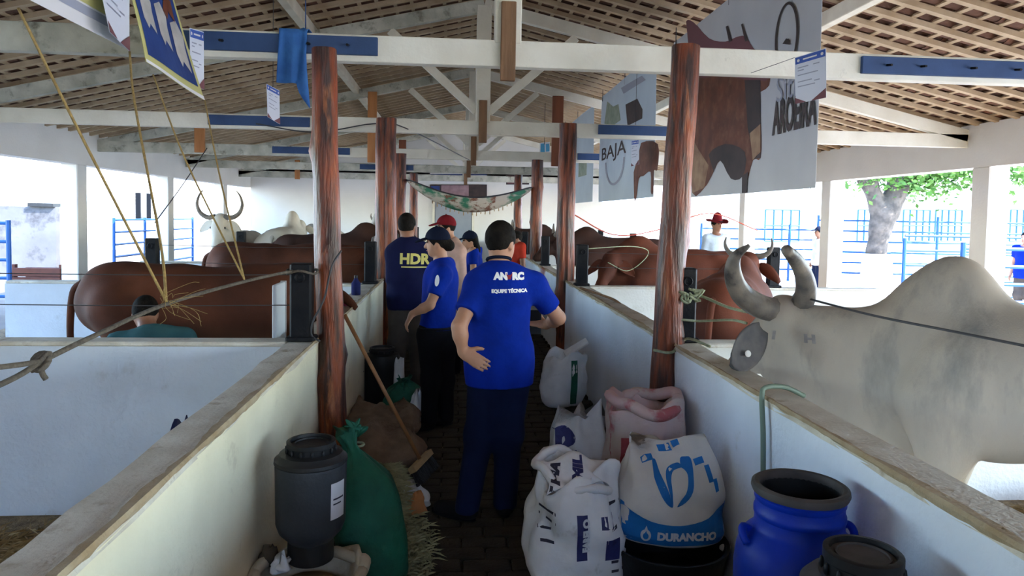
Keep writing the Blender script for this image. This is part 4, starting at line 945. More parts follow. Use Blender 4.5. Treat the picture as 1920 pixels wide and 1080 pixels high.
BB.pr('printed_emblem', poly2d(px((1468,82),(1475,72),(1481,74),(1482,84))), M['p_dark'])
# second banner
z0b, z1b, An, Af = 2.03, 3.9, 9.25, 12.75
B2 = Sheet('farm_banner', 'pale blue banner with a dark diamond emblem and a brown cow behind the second truss', 'banner', (2.6,Af,z0b), (2.6,An,z0b), (2.6,An,z1b), (2.6,Af,z1b), M['vinyl_blue'], .02, group='printed farm banners')
kw = dict(a=Af, b=An, z0=z0b, z1=z1b)
B2.pr('printed_emblem', poly2d(px((1173,196),(1195,185),(1204,205),(1203,222),(1176,236),(1174,210),**kw)), M['p_dark']); B2.pr('printed_ornament', poly2d(px((1138,190),(1150,200),(1160,195),(1164,225),(1150,236),(1134,232),**kw)), M['p_green'])
B2.pr('printed_cow', poly2d(px((1200,268),(1234,270),(1233,318),(1226,320),(1225,360),(1220,360),(1219,322),(1205,330),(1196,335),(1192,372),(1188,370),(1187,300),**kw)), M['p_brown'])
tv_ = text2d('BAJA', 1.0, .01); wT = max(p[0] for p in tv_[0])-min(p[0] for p in tv_[0]); a_, b_ = uvB(1130,290,**kw), uvB(1172,290,**kw)
B2.pr('printed_lettering', scaled(tv_, (b_[0]-a_[0])/wT, .16, (a_[0]+b_[0])/2, uvB(1150,284,**kw)[1]), M['p_dark'])
e0 = uvB(1153,300,**kw); ru = (uvB(1172,300,**kw)[0]-uvB(1138,300,**kw)[0])/2; rv = .22
vv = [(e0[0]+ru*math.cos(t), e0[1]+rv*math.sin(t)) for t in np.linspace(math.pi, 2*math.pi, 16)] + [(e0[0]+ru*.86*math.cos(t), e0[1]+rv*.9*math.sin(t)) for t in np.linspace(math.pi, 2*math.pi, 16)]
B2.pr('printed_oval', (vv, [(i, i+1, 17+i, 16+i) for i in range(15)]), M['p_ink']); B2.pr('printed_swoosh', poly2d(px((1165,165),(1205,142),(1212,150),(1170,176),**kw)), M['p_ink'])
B3 = Sheet('farm_banner', 'pale blue banner farthest back on the right, beyond the third truss', 'banner', (2.6,17.0,2.05), (2.6,13.4,2.05), (2.6,13.4,3.85), (2.6,17.0,3.85), M['vinyl_blue'], .02, group='printed farm banners')
B3.pr('printed_ornament', poly2d(rect2d(.15,.55,.4,.8)), M['p_green']); B3.pr('printed_ornament', poly2d(rect2d(.55,.3,.8,.5)), M['p_green'])
B4 = Sheet('small_banner', 'small bright blue and white banner hung in the middle distance right of the king posts', 'banner', at(1012,300,15.5), at(1031,298,15.3), at(1031,266,15.3), at(1012,268,15.5), M['p_white'], .01)
B4.pr('printed_patch', poly2d(rect2d(.1,.2,.5,.95), rect2d(.6,.45,.95,.9)), mat('p_cyan', (.05,.30,.50), None, rough=.5))
for S_, ys in ((BB,(5.1,6.8,8.45)),(B2,(9.35,11,12.65)),(B3,(13.5,15.2,16.9))):
    for y_ in ys: obj('hanging_cord', MB().tube([(2.6,y_,3.8),(2.6,y_,zroof(2.6)+.02)], .006, 6), M['wire'], S_.o)
p_ = at(1012,266,15.4); obj('hanging_cord', MB().tube([(p_[0]+.1,15.4,p_[2]-.05),(p_[0]+.1,15.4,zroof(p_[0]))], .006, 6), M['wire'], B4.o)
# left banners
L1 = Sheet('show_banner', 'blue banner with white and yellow edging at the top left corner', 'banner', (-1.8,1.6,2.63), (-1.8,4.2,2.63), (-1.8,4.2,3.55), (-1.8,1.6,3.55), M['p_white'], .01)
L1.pr('printed_stripe', poly2d(rect2d(.02,.07,.975,.12)), M['p_ink']); L1.pr('printed_stripe', poly2d(rect2d(.0,.13,.965,.24)), M['p_yellow']); L1.pr('printed_field', poly2d(rect2d(0,.26,.95,.98)), M['p_blue'])
L2 = Sheet('show_banner', 'blue banner with printed white and brown cattle, tilted, at the top left', 'banner', at(272,116,4.2), at(384,188,4.76), at(314,-40,4.66), at(234,-60,4.12), M['p_yellow'], .012)
L2.pr('printed_field', poly2d(rect2d(.05,.10,.95,.97)), M['p_blue']); L2.pr('printed_edge', poly2d(rect2d(0,0,1,.035)), M['p_white'])
for x0, y0_ in ((.13,.50),(.42,.42),(.70,.30)):
    L2.pr('printed_white_cow', poly2d([(x0,y0_+.02),(x0+.05,y0_-.08),(x0+.10,y0_-.02),(x0+.20,y0_-.10),(x0+.21,y0_+.12),(x0+.24,y0_+.22),(x0+.16,y0_+.34),(x0+.02,y0_+.30)]), M['p_cow'])
for x0, y0_ in ((.34,.84),(.62,.70)):
    L2.pr('printed_brown_cow', poly2d([(x0,y0_),(x0+.06,y0_-.08),(x0+.12,y0_),(x0+.22,y0_-.08),(x0+.24,y0_+.10),(x0+.10,y0_+.14)]), M['p_brown'])
def sheet_of_paper(label, c, par=None):
    S = Sheet('paper_sheet', label, 'sheet', *c, M['paper'], .003, .0015, 'hung information sheets with blue headers', 6)
    S.pr('printed_header', poly2d(rect2d(.02,.84,.98,.985)), M['p_head'], .0008, .3)
    S.pr('printed_dots', poly2d(ell2d(.12,.91,.045,.032,10), ell2d(.88,.91,.045,.032,10), rect2d(.27,.895,.72,.925)), M['p_white'], .0008, .5)
    S.pr('printed_corner', poly2d([(.0,.0),(.36,.0),(.0,.13)], [(1,0),(1,.20),(.52,0)]), M['p_maroon'], .0008, .5)
    ln_ = []
    for i, (a, b) in enumerate(((.1,.45),(.6,.8),(.1,.3),(.1,.75),(.1,.55),(.1,.65),(.62,.8))): y_ = (.74,.74,.68,.58,.44,.34,.40)[i]; ln_.append(rect2d(a,y_,b,y_+.022))
    for q in ln_: S.pr('printed_line', poly2d(q), M['p_ink'], .0008, .6); S.k -= 1
    return S
sheet_of_paper('paper sheet with blue header hung in front of the right end of the nearest beam', (at(1492,195,4.70), at(1549,183,4.52), at(1549,90,4.52), at(1490,108,4.70)))
sheet_of_paper('paper sheet with blue header hanging below the tilted cattle banner', (at(356,158,4.72), at(383,168,4.83), at(382,60,4.83), at(356,52,4.72)))
sheet_of_paper('paper sheet with blue header hanging alone left of the left log post', (at(501,219,6.45), at(525,233,6.62), at(524,170,6.62), at(500,157,6.45)))
sheet_of_paper('paper sheet in front of the blue banner at the top left corner', (at(205,60,3.75), at(243,96,4.15), at(243,-46,4.15), at(168,-110,3.75)))
sheet_of_paper('small paper sheet with blue header against the banner with the dark diamond', (at(1184,312,9.6), at(1198,308,9.2), at(1198,262,9.2), at(1184,264,9.6)))

for S_, p_ in zip([o for o in bpy.data.objects if o.name.startswith('paper_sheet')], (None,None,at(512,165,6.55),None,at(1191,264,9.4))):
    if p_ is not None: obj('hanging_cord', MB().tube([p_, (p_[0],p_[1],zroof(p_[0])+.02)], .003, 6), M['wire'], S_)
# hangers of bare timber between trusses
def hanger(label, x0, y0_, x1, y1_, Y, m):
    a = at(x0,y0_,Y); b = at(x1,y1_,Y); tag(obj('timber_hanger', MB().box((a[0],Y-.03,b[2]),(b[0],Y+.03,a[2]), .006), M[m]), label, 'timber')
hanger('orange bare timber upright on the third truss, left', 690, 172, 706, 305, 13.06, 'orange_wood'); hanger('reddish bare timber upright on the third truss, right', 1036, 180, 1054, 312, 13.06, 'red_wood')
hanger('short orange timber block under the third beam on the left', 365, 237, 384, 286, 13.06, 'orange_wood'); hanger('small reddish timber block between the left log posts', 748, 262, 761, 325, 17.18, 'red_wood')
hanger('small orange timber block at the far left of the fourth beam', 553, 300, 562, 336, 21.3, 'orange_wood')
# blue cloth over the beam
def cloth_sheet(label, grid, m, name='cloth', th=.004):
    n, k = len(grid), len(grid[0]); mb = MB(); mb.v = [tuple(p) for r_ in grid for p in r_]
    for i in range(n-1):
        for j in range(k-1): mb.f.append((i*k+j, i*k+j+1, (i+1)*k+j+1, (i+1)*k+j))
    o = obj(name, mb, m, None, True); md = o.modifiers.new('thick', 'SOLIDIFY'); md.thickness = th; md.offset = 0
    return tag(o, label, 'cloth')
M['blue_cloth'] = mat('blue_cloth', (.045,.16,.42), (.03,.11,.32), 8, .9, .3, 20); M['navy_cloth'] = mat('navy_cloth', (.012,.016,.10), (.008,.01,.06), 8, .9, .3, 20)
G = []
for v in np.linspace(0,1,16):
    row = []
    for u in np.linspace(0,1,14):
        x = -1.15 + .20*u + .012*math.sin(9*u+4*v)
        tail = max(0, (u-.62)/.38)
        L = .36 + .16*tail
        s_ = v*(L+.22)
        if s_ < .12: y, z = 4.99-.0*s_, ZB+.08+s_
        elif s_ < .22: y, z = 4.99-(s_-.12)*1.6, ZB+.196
        else: y, z = 4.825 - .012*math.sin(14*u+2*v)*min(1,(s_-.22)*6), ZB+.196-(s_-.22)
        w = 1-.25*max(0,(s_-.3)); x = -1.05 + (x+1.05)*w + .05*tail*max(0,s_-.4)
        row.append((x,y,z))
    G.append(row)
cloth_sheet('bright blue cloth draped over the nearest tie beam above the left log post', G, M['blue_cloth'])
tz = lambda u: float(np.interp(u, [0,.35,.45,.62,.75,1.0], [.80,.965,.955,.90,.935,.70]))
G = [[(AL-WT-.085-.03*v+.012*math.sin(5*u+3*v), 2.60+.46*u+.05*v, max(.05, tz(u)-.62*v*(1+.1*math.sin(7*u)))) for u in np.linspace(0,1,20)] for v in np.linspace(0,1,12)]
cloth_sheet('dark blue cloth hanging inside the near left stall wall', G, M['navy_cloth'])

# hammock
M['hammock'] = mat('hammock', (.05,.20,.12), (.55,.50,.42), 3.2, .9, .2, 40, (1,1,1.6), (.44,.54), c3=(.20,.09,.06), s3=4.5, t3=(.56,.62))
hA, hB = at(762,338,12.7), at(1000,352,12.7)
rows = []
for v in np.linspace(0,1,12):
    row = []
    for u in np.linspace(0,1,30):
        w = math.sin(math.pi*min(max(u,0.0),1))**.55; ph_ = math.pi*(v-.5)
        c0 = hA*(1-u)+hB*u
        row.append(c0 + V(0, .42*w*math.sin(ph_), -.40*math.sin(math.pi*u)**.9 - .10*w*math.cos(ph_)+ .16*w*math.sin(ph_)**2 - .10*w*(v<.5)*0))
    rows.append(row)
hm_ = cloth_sheet('green, white and brown patterned hammock slung across the aisle between log posts', rows, M['hammock'], 'hammock'); hm_['category'] = 'hammock'
WORLD[hm_.name] = WORLD[hm_.name]
obj('hammock_rope', MB().tube([hA+V(-.10,.05,.04), hA+V(.06,0,-.02)], .02, 6), M['wire'], hm_, True); obj('hammock_rope', MB().tube([hB+V(.08,0,.05), hB+V(-.06,0,-.02)], .02, 6), M['wire'], hm_, True)
obj('edge_cord', MB().tube([p + V(0,-.008,0) for p in rows[0]], .014, 6), M['wire'], hm_, True)
fr = MB()
for u in range(6, 26): p = rows[5][u]; fr.tube([p, p+V(.006*math.sin(u),0,-.05-.02*math.sin(u*2.1))], .007, 4)
obj('fringe', fr, M['straw_brown'], hm_)['kind'] = 'stuff'
# posters on the back wall
PS = Sheet('poster', 'wide dark poster with a pink panel on the back wall above the door', 'poster', at(806,374,EW-.06), at(913,372,EW-.06), at(913,346,EW-.06), at(806,346,EW-.06), M['p_dark'], 0, .01, None, 6)
PS.pr('printed_panel', poly2d(rect2d(.20,.05,.68,.95)), mat('p_pink', (.34,.22,.24), (.22,.14,.16), 5, .6), .002, .3); PS.pr('printed_panel', poly2d(rect2d(.02,.1,.17,.9)), M['p_blue'], .002, .3)
P2 = Sheet('sign', 'white sign with a thin blue line high on the back wall', 'sign', at(806,345,EW-.05), at(913,344,EW-.05), at(913,322,EW-.05), at(806,322,EW-.05), M['p_white'], 0, .01, None, 6)
P2.pr('printed_line', poly2d(rect2d(0,.70,1,.80)), M['p_blue'], .002, .3); P2.pr('printed_mark', poly2d(ell2d(.70,.35,.05,.2)), M['p_ink'], .002, .3)
P3 = Sheet('poster', 'dark red poster high on the back wall right of the hammock', 'poster', at(949,346,EW-.05), at(992,346,EW-.05), at(992,328,EW-.05), at(949,328,EW-.05), M['p_dark'], 0, .01, None, 6)
P3.pr('printed_panel', poly2d(rect2d(.05,.1,.35,.9)), M['p_maroon'], .002, .3)

# ------------------------------------------------------------------ barrels
M['drum_grey'] = mat('drum_grey', (.040,.044,.050), (.032,.035,.040), 6, .5, .1, 40); M['drum_black'] = mat('drum_black', (.010,.010,.011), (.016,.016,.017), 6, .45, .1, 40); M['drum_blue'] = mat('drum_blue', (.003,.032,.40), (.002,.025,.32), 4, .42, .08, 30, spec=.25)
M['drum_pale'] = mat('drum_pale', (.20,.235,.27), (.17,.20,.23), 6, .45, .08, 40); M['label_paper'] = mat('label_paper', (.62,.62,.64), None, rough=.6); M['ink'] = mat('ink', (.03,.03,.05), None, rough=.6); M['lid_dirty'] = mat('lid_dirty', (.085,.075,.07), (.05,.045,.042), 9, .7, .1, 40)
def lid_parts(root, c, r, z0, h, mt, mtop):
    a = obj('lid', MB().lathe((c[0],c[1],z0), [(r*.97,-.03),(r,-.025),(r,h*.55),(r*1.04,h*.6),(r*1.04,h*.95),(r*.99,h),(r*.88,h),(r*.86,h-.016),(.001,h-.018)], 40, caps=False), mt, root, 40)
    obj('lid_ring', MB().lathe((c[0],c[1],z0+h-.018), [(r*.66,0),(r*.68,.008),(r*.72,.008),(r*.74,0)], 40, caps=False), mtop, a, 40)
    obj('lid_disc', MB().lathe((c[0],c[1],z0+h-.017), [(.001,.001),(r*.84,.001)], 40, caps=False), mtop, a)
    for q in range(14):
        t = 2*math.pi*q/14; p = V(c[0]+r*1.05*math.cos(t), c[1]+r*1.05*math.sin(t), z0+h*.3)
        obj('grip_rib', MB().ell(p, (.007,.007,h*.25), 6, 5), mt, a, True)
# grey drum standing on the beige sack at the left
bc = at(583,950,3.02); bx, by = bc[0], 3.02
d1 = thing('drum', (bx,by,.30), 'dark grey plastic drum with black lid and white label, left of the aisle', 'drum')
D1 = obj('body', MB().lathe((bx,by,.30), [(.088,0),(.092,.015),(.092,.085),(.130,.125),(.142,.16),(.145,.36),(.146,.40),(.143,.425),(.128,.445),(.100,.450)], 48), M['drum_grey'], d1, 40, keep=True)
obj('shoulder_ring', MB().lathe((bx,by,.715), [(.1475,-.004),(.150,.0),(.148,.014),(.138,.020),(.128,.036),(.098,.042)], 48, caps=False), M['drum_black'], d1, 40)
obj('foot', MB().lathe((bx,by,.295), [(.089,0),(.094,.004),(.0945,.06),(.093,.088)], 40), M['drum_black'], d1, 40)
lid_parts(d1, (bx,by), .096, .752, .050, M['drum_black'], M['drum_black'])
lb = decal('label', poly2d(rect2d(-.04,-.075,.04,.075)), (bx+.50,by-.29,.575), (.5,.87,0), (0,0,1), D1, M['label_paper'], d1, .012, .002, 1.2, .2)
decal('label_lines', poly2d(rect2d(-.03,-.02,.03,-.013)), (bx+.50,by-.29,.60), (.5,.87,0), (0,0,1), D1, M['ink'], d1, .012, .0035, 1.2, .2); decal('label_lines', poly2d(rect2d(-.03,.0,.015,.006)), (bx+.50,by-.29,.56), (.5,.87,0), (0,0,1), D1, M['ink'], d1, .012, .0035, 1.2, .2)
# black drum farther back
b2 = at(716,735,6.75); d2 = thing('drum', (b2[0],6.75,0), 'black plastic drum in front of the double-lobed log post', 'drum')
obj('body', MB().lathe((b2[0],6.75,.0), [(.150,0),(.162,.02),(.164,.36),(.166,.40),(.155,.44),(.11,.455)], 36), M['drum_black'], d2, 40); lid_parts(d2, (b2[0],6.75), .112, .456, .05, M['drum_black'], M['drum_black'])
obj('handle', MB().tube(spline([(b2[0]-.16,6.70,.37),(b2[0]-.185,6.66,.33),(b2[0]-.16,6.62,.30)],4), .01, 6), M['drum_black'], d2, True)
# open blue barrel at the right
cx_, cy_ = 1.135, 2.215; zR = .885
d3 = thing('barrel', (cx_,cy_,0), 'blue plastic barrel, open, with black rim against the right wall', 'barrel')
prof = [(.175,0),(.192,.02),(.198,.06),(.200,.30),(.203,.32),(.203,.36),(.200,.38),(.200,.62),(.192,.68),(.170,.725),(.148,.745),(.139,.76),(.138,.79),(.142,.795),(.142,.81),(.138,.815),(.137,.84),(.141,.845),(.141,.858),(.137,.862),(.137,zR-.012)]
inn = [(.127,zR-.012),(.127,.74),(.15,.71),(.18,.66),(.188,.60),(.188,.05),(.001,.04)]
obj('body', MB().lathe((cx_,cy_,0), prof+inn, 56, caps=False), M['drum_blue'], d3, 40)
obj('base', MB().lathe((cx_,cy_,0), [(.001,.001),(.175,.001)], 40, caps=False), M['drum_blue'], d3)
obj('inner_wall', MB().lathe((cx_,cy_,0), [(.126,zR-.01),(.126,.60),(.001,.595)], 40, caps=False), M['drum_black'], d3, 40)
tor = MB(); tor.lathe((cx_,cy_,zR), [(.126,-.018),(.124,0),(.130,.010),(.140,.012),(.150,.006),(.152,-.006),(.147,-.018),(.137,-.020),(.126,-.018)], 56, caps=False); obj('rim', tor, M['lid_dirty'], d3, 40)
for s_ in (1,-1): obj('lug_handle', MB().tube(spline([(cx_+s_*.150,cy_+.03,.735),(cx_+s_*.178,cy_+.02,.75),(cx_+s_*.188,cy_-.0,.735),(cx_+s_*.180,cy_-.02,.71)],5), .013, 8), M['drum_blue'], d3, True)
# pale drum with black lid, nearest the camera at the right
ex, ey = 1.125, 1.835
d4 = thing('drum', (ex,ey,0), 'pale grey drum with dirty black screw lid, nearest at the bottom right', 'drum')
obj('body', MB().lathe((ex,ey,0), [(.14,0),(.155,.02),(.158,.45),(.161,.50),(.158,.55),(.157,.74),(.148,.785),(.125,.805),(.10,.81)], 48), M['drum_pale'], d4, 40)
obj('shoulder_ring', MB().lathe((ex,ey,.76), [(.156,-.003),(.160,.004),(.158,.02),(.135,.045),(.112,.055)], 48, caps=False), M['lid_dirty'], d4, 40)
lid_parts(d4, (ex,ey), .098, .812, .075, M['drum_black'], M['lid_dirty'])
obj('handle', MB().tube(spline([(ex+.13,ey-.06,.80),(ex+.165,ey-.09,.80),(ex+.17,ey-.10,.74),(ex+.155,ey-.09,.68)],5), .012, 8), M['drum_black'], d4, True); d4.scale = (1,1,.965)

# ------------------------------------------------------------------ sacks
M['sack_white'] = mat('sack_white', (.78,.78,.77), (.62,.62,.62), 5, .7, .35, 14, c3=(.32,.30,.27), s3=6, t3=(.62,.78)); M['sack_beige'] = mat('sack_beige', (.47,.40,.29), (.36,.30,.21), 6, .85, .5, 24); M['sack_green'] = mat('sack_green', (.010,.115,.065), (.008,.075,.045), 7, .65, .5, 30)
M['burlap'] = mat('burlap', (.20,.135,.09), (.13,.09,.06), 10, .95, .5, 60); M['sack_pink'] = mat('sack_pink', (.62,.40,.38), (.55,.48,.43), 3.5, .75, .4, 16, c3=(.45,.13,.14), s3=2.4, t3=(.52,.60)); M['sack_grey'] = mat('sack_grey', (.58,.59,.59), (.45,.46,.46), 5, .75, .4, 16)
M['pr_blue'] = mat('pr_blue', (.012,.17,.50), (.010,.13,.40), 6, .6); M['pr_navy'] = mat('pr_navy', (.03,.035,.14), (.02,.022,.08), 6, .6); M['pr_sky'] = mat('pr_sky', (.20,.45,.62), None, rough=.6); M['pr_red'] = mat('pr_red', (.38,.07,.09), (.30,.06,.08), 5, .6); M['pr_white'] = mat('pr_white', (.60,.62,.64), None, rough=.6)
M['sack_durable'] = mat('sack_durable', (.70,.67,.62), (.60,.57,.53), 5, .7, .3, 14)
def sack(name, label, c, w, d, h, m, rot=0, lean=(0,0), seed=1, top='fold', bulge=.12, taper=.85, group=None, wr=.012, kind=None, rings_n=34, seg=56, square=3.0, keep=True, cat='sack'):
    """a filled woven sack: rings of rounded rectangles that bulge, wrinkle and close in a folded, tied or rolled-open mouth"""
    rng = random.Random(seed); ph = [rng.uniform(0,6.28) for _ in range(12)]; R = frame(rot); c = V(*c); rings = []
    for i in range(rings_n+1):
        t = i/rings_n; z = h*t
        if top == 'fold': sx = (1-(1-taper)*t)*(1+bulge*math.sin(math.pi*t)); sy = max(.06, (1+bulge*math.sin(math.pi*t))*(1 if t < .55 else 1-((t-.55)/.45)**1.6*.93))
        elif top == 'tied':
            q = 1 if t < .68 else max(.16, 1-((t-.68)/.22)**1.3*.84) if t < .90 else .16+.20*((t-.90)/.10); sx = sy = q*(1+bulge*math.sin(math.pi*min(t/.8,1)))
        else: sx = sy = (1-(1-taper)*t)*(1+bulge*math.sin(math.pi*t))
        if t < .10: k = .80+.20*math.sqrt(t/.10); sx *= k; sy *= k
        ring = []
        for j in range(seg):
            a = 2*math.pi*j/seg; ca, sa = math.cos(a), math.sin(a)
            rr = (abs(ca)**square+abs(sa)**square)**(-1/square)
            wv = wr*(math.sin(3*a+ph[0]+4*t)*.8 + math.sin(7*a+ph[1]+6*t)*.55*(.3+t) + math.sin(12*a+ph[2]-9*t)*.35*(.2+t) + math.sin(9*t+ph[3]+2*a)*.6 + math.sin(21*t+ph[4]+3*a)*.25)
            x = ca*rr*w/2*sx + wv*ca; y = sa*rr*d/2*sy + wv*sa
            zz = z + (wr*1.6*math.sin(2*a+ph[5])+wr*math.sin(5*a+ph[6]))*t**3*1.4
            if top == 'fold' and t > .9: zz += .02*math.sin(4*ca*2+ph[7])*(t-.9)/.1
            ring.append(c + R@V(x + lean[0]*t*t, y + lean[1]*t*t, max(zz, 0)))
        rings.append(ring)
    caps = True
    if top == 'open':                     # the mouth rolls outward and the inside shows
        cc = [sum(np.array(p) for p in rings[-1])/seg]*1
        L = rings[-1]; ctr = sum(np.array(p) for p in L)/seg
        for s_, dz in ((1.05,.012),(1.08,-.004),(1.05,-.02)): pass
        rings.append([ctr+(p-ctr)*.97+V(0,0,.018) for p in L]); rings.append([ctr+(p-ctr)*.88+V(0,0,.012) for p in L]); rings.append([ctr+(p-ctr)*.82-V(0,0,.05) for p in L]); rings.append([ctr+(p-ctr)*.74-V(0,0,.11) for p in L]); rings.append([ctr+(p-ctr)*.3-V(0,0,.10) for p in L])
    o = obj(name, MB().loft(rings, caps=caps), m, None, True, keep=keep); tag(o, label, cat, group); return o
# beige open sack under the grey drum
sk = sack('feed_sack', 'beige open sack with a rolled rim, under the dark grey drum', (bx+.015,by-.12,.0), .46, .42, .285, M['sack_beige'], .2, (0,0), 3, 'open', .10, .96, wr=.012, square=2.3)
obj('feed', MB().lathe((bx+.015,by-.12,.235), [(.17,-.03),(.12,.006),(.05,.014),(.001,.016)], 24, caps=False), M['straw_brown'], sk, True)
obj('rolled_rim', MB().tube(spline([V(bx+.015+.215*math.cos(t)+.012*math.sin(5*t), by-.12+.195*math.sin(t)+.012*math.cos(4*t), .293+.014*math.sin(3*t)+.008*math.sin(7*t)) for t in np.linspace(0,2*math.pi,22)],3), .024, 8), M['sack_beige'], sk, True)
o = sack('stone', 'small grey brown stone beside the foot of the dark grey drum', (bx-.165,by-.02,.285), .075, .07, .07, M['dirt'], .3, (0,0), 5, 'fold', .3, .6, wr=.004, square=2, cat='stone', rings_n=10, seg=16, keep=False)
o = sack('plastic_bag', 'crumpled clear white plastic bag beside the foot of the dark grey drum', (bx-.10,by-.10,.292), .07, .06, .05, M['pr_white'], .9, (.01,0), 6, 'fold', .3, .6, wr=.007, square=2, cat='bag', rings_n=10, seg=20, keep=False)
# tall green sack
gs = at(695,960,3.42)
G1 = sack('green_sack', 'tall green woven sack tied at the top, beside the dark grey drum', (gs[0]+.02,3.38,0), .30, .27, .70, M['sack_green'], .4, (-.10,.14), 11, 'tied', .10, 1, wr=.009, square=2.4)
tf_ = MB(); rng = random.Random(8); tp = V(gs[0]-.08,3.52,.665)
for q in range(16):
    e = tp + V(rng.uniform(-.06,.06), rng.uniform(-.05,.05), rng.uniform(.03,.085)); tf_.tube(spline([tp, (tp+e)/2+V(rng.uniform(-.015,.015),0,.02), e],3), [.009]*4+[.012,.012,.006][:3], 5) if False else tf_.tube([tp,(tp+e)/2+V(rng.uniform(-.015,.015),0,.015), e], [.012,.014,.004], 5)
obj('frayed_mouth', tf_, M['sack_green'], G1, True)['kind'] = 'stuff'
obj('tie_cord', MB().tube([tp + V(.034*math.cos(t),.034*math.sin(t),-.045) for t in np.linspace(0,2*math.pi,14)], .006, 6), M['rope_green'], G1, True)
# brown sacks lying between the posts
b = at(715,800,4.95); sack('burlap_sack', 'brown burlap sack lying at the left, the broom leaning over it', (b[0],4.98,.0), .50, .62, .26, M['burlap'], .15, (0,0), 21, 'fold', .25, .9, 'brown burlap sacks', wr=.016, square=2.4)
b = at(725,745,5.65); sack('burlap_sack', 'grey brown burlap sack lying flat behind the one under the broom', (b[0]-.02,5.68,.0), .46, .55, .24, M['burlap'], -.2, (0,.03), 22, 'fold', .25, .9, 'brown burlap sacks', wr=.016, square=2.4)
b = at(762,720,6.25); G2 = sack('green_sack', 'small dark green sack in front of the black drum', (b[0]-.02,6.2,.0), .27, .26, .33, M['sack_green'], .5, (0,0), 23, 'tied', .2, .9, wr=.012, square=2.2)
b = at(775,745,5.9); sack('paper_bag', 'narrow grey white paper bag standing by the small green sack', (b[0]+.02,5.86,0), .12, .09, .30, M['sack_grey'], .7, (.03,0), 24, 'fold', .1, .7, wr=.006, cat='bag')
b = at(748,670,6.45); sack('plastic_can', 'pale grey plastic can beside the black drum', (b[0],6.5,0), .10, .12, .44, M['sack_grey'], 0, (0,0), 25, 'fold', .03, .8, wr=.002, square=4, cat='can')
b = at(775,905,4.32); sack('torn_bag', 'torn white and orange paper bag lying at the edge of the hay', (b[0]-.02,4.36,0), .17, .30, .10, M['sack_white'], .5, (0,0), 26, 'fold', .2, .7, wr=.008, cat='bag')
b = at(778,912,4.28); sack('cardboard_scrap', 'bent piece of orange brown cardboard beside the torn white bag', (b[0]+.01,4.17,0), .13, .10, .11, M['orange_wood'], .5, (.02,0), 27, 'fold', .0, .4, wr=.004, square=4, cat='scrap', rings_n=8, seg=20)
# hay spilled along the green sack
def straw_heap(name, label, cx0, cy0, rx, ry, hgt, n, m, seed, ln_=.10, parent=None):
    rng = random.Random(seed); mb = MB()
    rings = [[V(cx0+rx*q*math.cos(t)*(1+.12*math.sin(3*t)), cy0+ry*q*math.sin(t), max(-.02,hgt*(1-q*q)-.012)) for t in np.linspace(0,2*math.pi,20,endpoint=False)] for q in (1,.8,.55,.3,.05)]
    mb.loft(rings)
    for _ in range(n):
        q = math.sqrt(rng.random())*1.12; t = rng.uniform(0,6.28); p = V(cx0+rx*q*math.cos(t), cy0+ry*q*math.sin(t), max(.0,hgt*(1-q*q))+rng.uniform(-.01,.025))
        a = rng.uniform(0,6.28); dv = V(math.cos(a), math.sin(a), rng.uniform(-.25,.35))*ln_*rng.uniform(.4,1)
        s_ = V(-math.sin(a), math.cos(a), 0)*.0018; u_ = V(0,0,.002)
        mb.add([p-s_, p+s_, p+dv+u_, p+dv*.5+s_+u_*2+V(0,0,.006)], [(0,1,3),(0,3,2),(1,2,3)])
    o = obj(name, mb, m); o['kind'] = 'stuff'; return tag(o, label, 'hay')
h = at(735,890,4.25); straw_heap('hay', 'pale green hay spilled beside the tall green sack', h[0]-.03, 4.22, .13, .42, .22, 3600, M['straw'], 31)
h = at(740,1010,3.5); straw_heap('hay', 'thin scattered hay on the paving right of the tall green sack', h[0]+.04, 3.55, .13, .55, .02, 1500, M['straw'], 32)
h = at(640,835,4.3); straw_heap('hay', 'small tuft of dry hay at the foot of the left log post', -.60, 4.17, .14, .12, .10, 900, M['straw_brown'], 33)
# broom
bt, bb = at(646,590,4.52), at(788,862,4.42)
br = thing('broom', (bb[0],bb[1],0), 'wooden broom with dark bristles leaning against the left wall', 'broom')
obj('handle', MB().tube([bt, (bt+bb)/2+V(.005,0,-.01), bb], .013, 8), M['orange_wood'] if False else mat('broom_wood', (.30,.15,.06), (.22,.10,.04), 12, .5), br, True)
hd_ = nrm(bb-bt); sx_ = nrm(np.cross(hd_, V(0,1,0))); ax_ = nrm(V(.35,.9,.05)); ax_ = nrm(ax_-hd_*(ax_@hd_))
obj('head', MB().bar(bb-ax_*.14+hd_*.01, bb+ax_*.14+hd_*.01, .045, .035, -hd_), mat('broom_head', (.40,.27,.12), (.30,.2,.1), 12, .6), br)
bm_ = MB(); rng = random.Random(5); wd_ = nrm(np.cross(ax_, hd_))
for q in range(220):
    p = bb+hd_*.028+ax_*rng.uniform(-.138,.138)+wd_*rng.uniform(-.018,.018); e = p+hd_*.085+ax_*rng.uniform(-.02,.02)+wd_*rng.uniform(-.02,.02); bm_.tube([p,e], [.003,.0025], 4)
obj('bristles', bm_, M['drum_black'], br)['kind'] = 'stuff'
